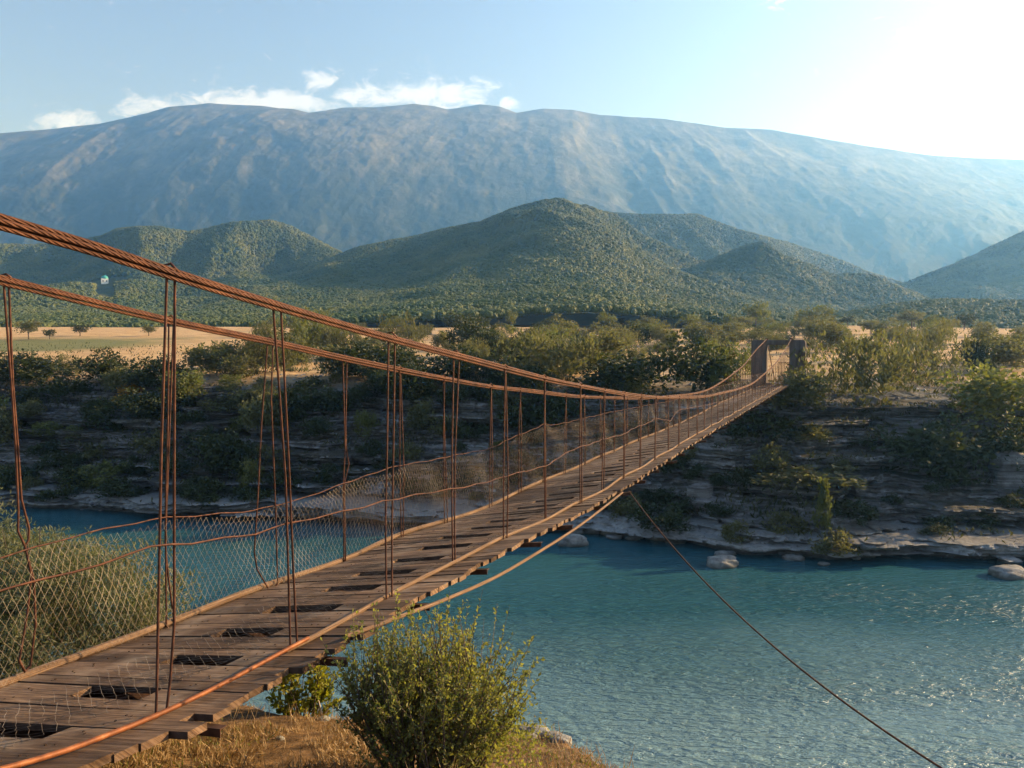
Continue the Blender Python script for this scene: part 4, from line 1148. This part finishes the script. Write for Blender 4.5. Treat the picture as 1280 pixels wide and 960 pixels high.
# ------------------------------------------------------------------ little domed shrine on the hill terrace
def hill_hit(px, py):
    h_ = hill_bvh.ray_cast(Vector((0, 0, CAM_Z)), Vector(ray(px, py)).normalized()); return h_[0]
p_ = hill_hit(131, 354)
if p_ is not None:
    e = empty('domed_shrine', p_, .5); prop(e, 'tiny white domed building with a teal roof on the forested hill', 'building')
    k = p_.y / FPX
    mb = MB(); mb.box((0, 0, 2.0 * k), (4 * k, 0, 0), (0, 4 * k, 0), (0, 0, 3.4 * k)); mb.build('wall', M['white'], e)
    mb = MB()
    for a, b2 in ((0, -4.02), ): 
        for q in (-2, 2): mb.box((q * k, b2 * k, 2.4 * k), (.6 * k, 0, 0), (0, .06 * k, 0), (0, 0, 1.0 * k))
    mb.build('window', M['darkwin'], e)
    bm = bmesh.new(); bmesh.ops.create_uvsphere(bm, u_segments=16, v_segments=10, radius=4.3 * k)
    for v in bm.verts: v.co.z = max(v.co.z, -.2 * k) * 1.0 + 5.42 * k
    me = bpy.data.meshes.new('dome'); bm.to_mesh(me); bm.free(); link('dome', me, M['teal'], e)
for (px, py, lab) in ((208, 363, 'tiny white hut in the clearing beside the domed building'),):
    p_ = hill_hit(px, py)
    if p_ is not None:
        k = p_.y / FPX; e = empty('hut', p_, .2); prop(e, lab, 'building')
        mb = MB(); mb.box((0, 0, 1 * k), (2.2 * k, 0, 0), (0, 1.6 * k, 0), (0, 0, 1.3 * k)); mb.build('wall', M['white'], e)
        mb = MB(); mb.box((0, -.9 * k, 2.75 * k), (2.4 * k, 0, 0), (0, .95 * k, .42 * k), (0, -.05 * k, .1 * k)); mb.box((0, .9 * k, 2.75 * k), (2.4 * k, 0, 0), (0, .95 * k, -.42 * k), (0, .05 * k, .1 * k)); mb.build('roof', M['bark'], e)

# ------------------------------------------------------------------ near plants with stems and leaves
def stem_plant(name, base, n_stem, hgt, spread, leaf, narrow, per, mats, label, lean=(0, 0, 0), side=.5, tint_top=.0, root=.15, low=None):
    e = empty(name, base); prop(e, label, 'bush')
    sm = MB(); LV, LD_, LL, LT = [], [], [], []
    for i in range(n_stem):
        a = rng.uniform(0, 6.28); r_ = math.sqrt(rng.random())
        top = np.array([spread[0] * r_ * math.cos(a), spread[1] * r_ * math.sin(a), hgt * rng.uniform(.55, 1.05) * (1 - .42 * r_ ** 2)]) + np.array(lean)
        st = np.array([top[0] * root, top[1] * root, 0]) + rng.normal(size=3) * .03 * [1, 1, 0]
        md_ = st * .45 + top * .55 + rng.normal(size=3) * .06 * hgt + np.array([0, 0, .08 * hgt])
        ts = np.linspace(0, 1, 7)[:, None]
        C = st * (1 - ts) ** 2 + 2 * md_ * ts * (1 - ts) + top * ts ** 2
        sm.tube(C, np.linspace(.011, .003, 7) * (hgt / 2) ** .5, 4, cap=False)
        tw = [C]
        for q in range(4):
            t0 = rng.uniform(.3, .85); b0 = np.array([np.interp(t0, ts[:, 0], C[:, j]) for j in range(3)])
            dv = unit(1)[0] + np.array([0, 0, .7]); tl = hgt * side * rng.uniform(.12, .3)
            D2 = np.linspace(0, 1, 5)[:, None] * dv * tl + b0 + np.linspace(0, 1, 5)[:, None] ** 2 * np.array([0, 0, .1 * hgt * side])
            sm.tube(D2, np.linspace(.004, .0015, 5), 3, cap=False); tw.append(D2)
        ct_ = rng.uniform(0, 1)
        for T_ in tw:
            m_ = int(per * rng.uniform(.6, 1.4)); u = rng.uniform(.1 if T_ is C else .05, 1, m_) * (len(T_) - 1)
            k = np.minimum(u.astype(int), len(T_) - 2); f = (u - k)[:, None]
            P_ = T_[k] * (1 - f) + T_[k + 1] * f; dr = T_[k + 1] - T_[k]; dr /= np.linalg.norm(dr, axis=1)[:, None] + 1e-9
            LV.append(P_); LD_.append(unit(m_) * .9 + dr * .8); LL.append(leaf * rng.uniform(.6, 1.3, m_)); LT.append(np.clip(.15 + .5 * ct_ + rng.uniform(-.2, .45, m_) + tint_top * (P_[:, 2] / hgt - .5), 0, 1))
    sm.build('stems', M['bark'], e, True)
    if low is not None:
        V, F, T = bush_mesh('low_leaves', w=low[0], h=low[1], clumps=low[2], per=70, lsize=leaf, up=.8, narrow=narrow)
        V[:, 1] *= .75
        link('low_leaves', mesh_np('low_leaves', V, F, False, T), mats, e)
    LV = np.concatenate(LV); LL = np.concatenate(LL)
    V, F, T = leaf_mesh(LV, np.concatenate(LD_), LL, LL * narrow, np.concatenate(LT), .35)
    link('leaves', mesh_np('leaves', V, F, False, T), mats, e)
    return e
def nb(px, y):                                                             # point of the near bank at a column and distance
    x = (px - 640) / FPX * y; return (x, y, float(near_z(x, y)) - .05)
stem_plant('leafy_bush', nb(538, 6.0), 125, 1.34, (.76, .52), .035, .55, 32, M['leaf_near'], 'upright green bush with small leaves on the dry grass brow beside the deck', tint_top=.5, root=.4, side=1.0, low=(1.45, .85, 80))
stem_plant('yellowing_shrub', nb(372, 8.75), 24, 1.1, (.50, .35), .07, .6, 11, M['leaf_lime'], 'yellow-green shrub tucked under the edge of the deck', tint_top=.3)
def round_bush(name, base, w, h, clumps, per, leaf, narrow, mat, label):
    e = empty(name, base); prop(e, label, 'bush')
    V, F, T = bush_mesh('leaves', w=w, h=h, clumps=clumps, per=per, lsize=leaf, up=.7, narrow=narrow, cs=.5)
    link('leaves', mesh_np('leaves', V, F, False, T), mat, e)
    sm = MB()
    for i in range(40):
        a = rng.uniform(0, 6.28); r_ = .5 * w * math.sqrt(rng.random()); t_ = np.array([r_ * math.cos(a), r_ * math.sin(a), h * rng.uniform(.6, 1.0) * (1 - .5 * (2 * r_ / w) ** 2)])
        q = np.linspace(0, 1, 6)[:, None]; c_ = t_ * .5 + [0, 0, .12 * h]
        sm.tube(2 * c_ * q * (1 - q) + t_ * q ** 2, np.linspace(.018, .004, 6), 4)
    sm.build('stems', M['bark'], e, True)
    return e
def wb(x, y, dz=.1): return (x, y, float(near_z(x, y)) - dz)
round_bush('willow_bush', wb(-5.75, 9.5), 3.4, 2.75, 460, 150, .068, .27, M['leaf_willow'], 'big grey-green willow bush behind the netting beside the deck')
round_bush('willow_bush', wb(-4.25, 9.6), 1.8, 1.75, 240, 130, .062, .28, M['leaf_willow'], 'lower bright-tipped willow bush between the big one and the river')
round_bush('willow_bush', wb(-8.8, 10.2), 3.4, 3.2, 300, 100, .07, .26, M['leaf_willow'], 'tall willow bush past the big one at the picture edge')
stem_plant('yellow_sapling', wb(-3.62, 9.75), 14, 1.9, (.22, .2), .06, .5, 16, M['leaf_lime'], 'slim pale yellow sapling at the river end of the willow bushes', tint_top=.5)

# dead stalk and loose stones on the brow
b0 = nb(397, 8.6); mb = MB()
mb.tube([b0, np.array(b0) + (.02, 0, .16), np.array(b0) + (-.03, .03, .34)], [.022, .016, .006], 6)
mb.tube([np.array(b0) + (.02, 0, .16), np.array(b0) + (.1, -.02, .27)], [.012, .005], 5)
prop(mb.build('dead_stalk', M['palewood'], None, True), 'short bleached dead stalk beside the yellow-green shrub', 'stalk')
for k, (px, y, w_) in enumerate([(655, 7.55, .10), (672, 7.45, .13), (690, 7.3, .10), (664, 7.3, .07), (702, 7.15, .10), (400, 8.2, .07), (455, 8.3, .09), (250, 7.6, .06), (620, 7.4, .06), (345, 7.2, .05)]):
    p_ = nb(px, y)
    rock_obj('stone', (p_[0], p_[1], p_[2] + .05), (w_, w_ * .8, w_ * .55), 'one of the small pale stones on the dry grass brow', 60 + k, M['boulder'], 'stones on the grass brow')
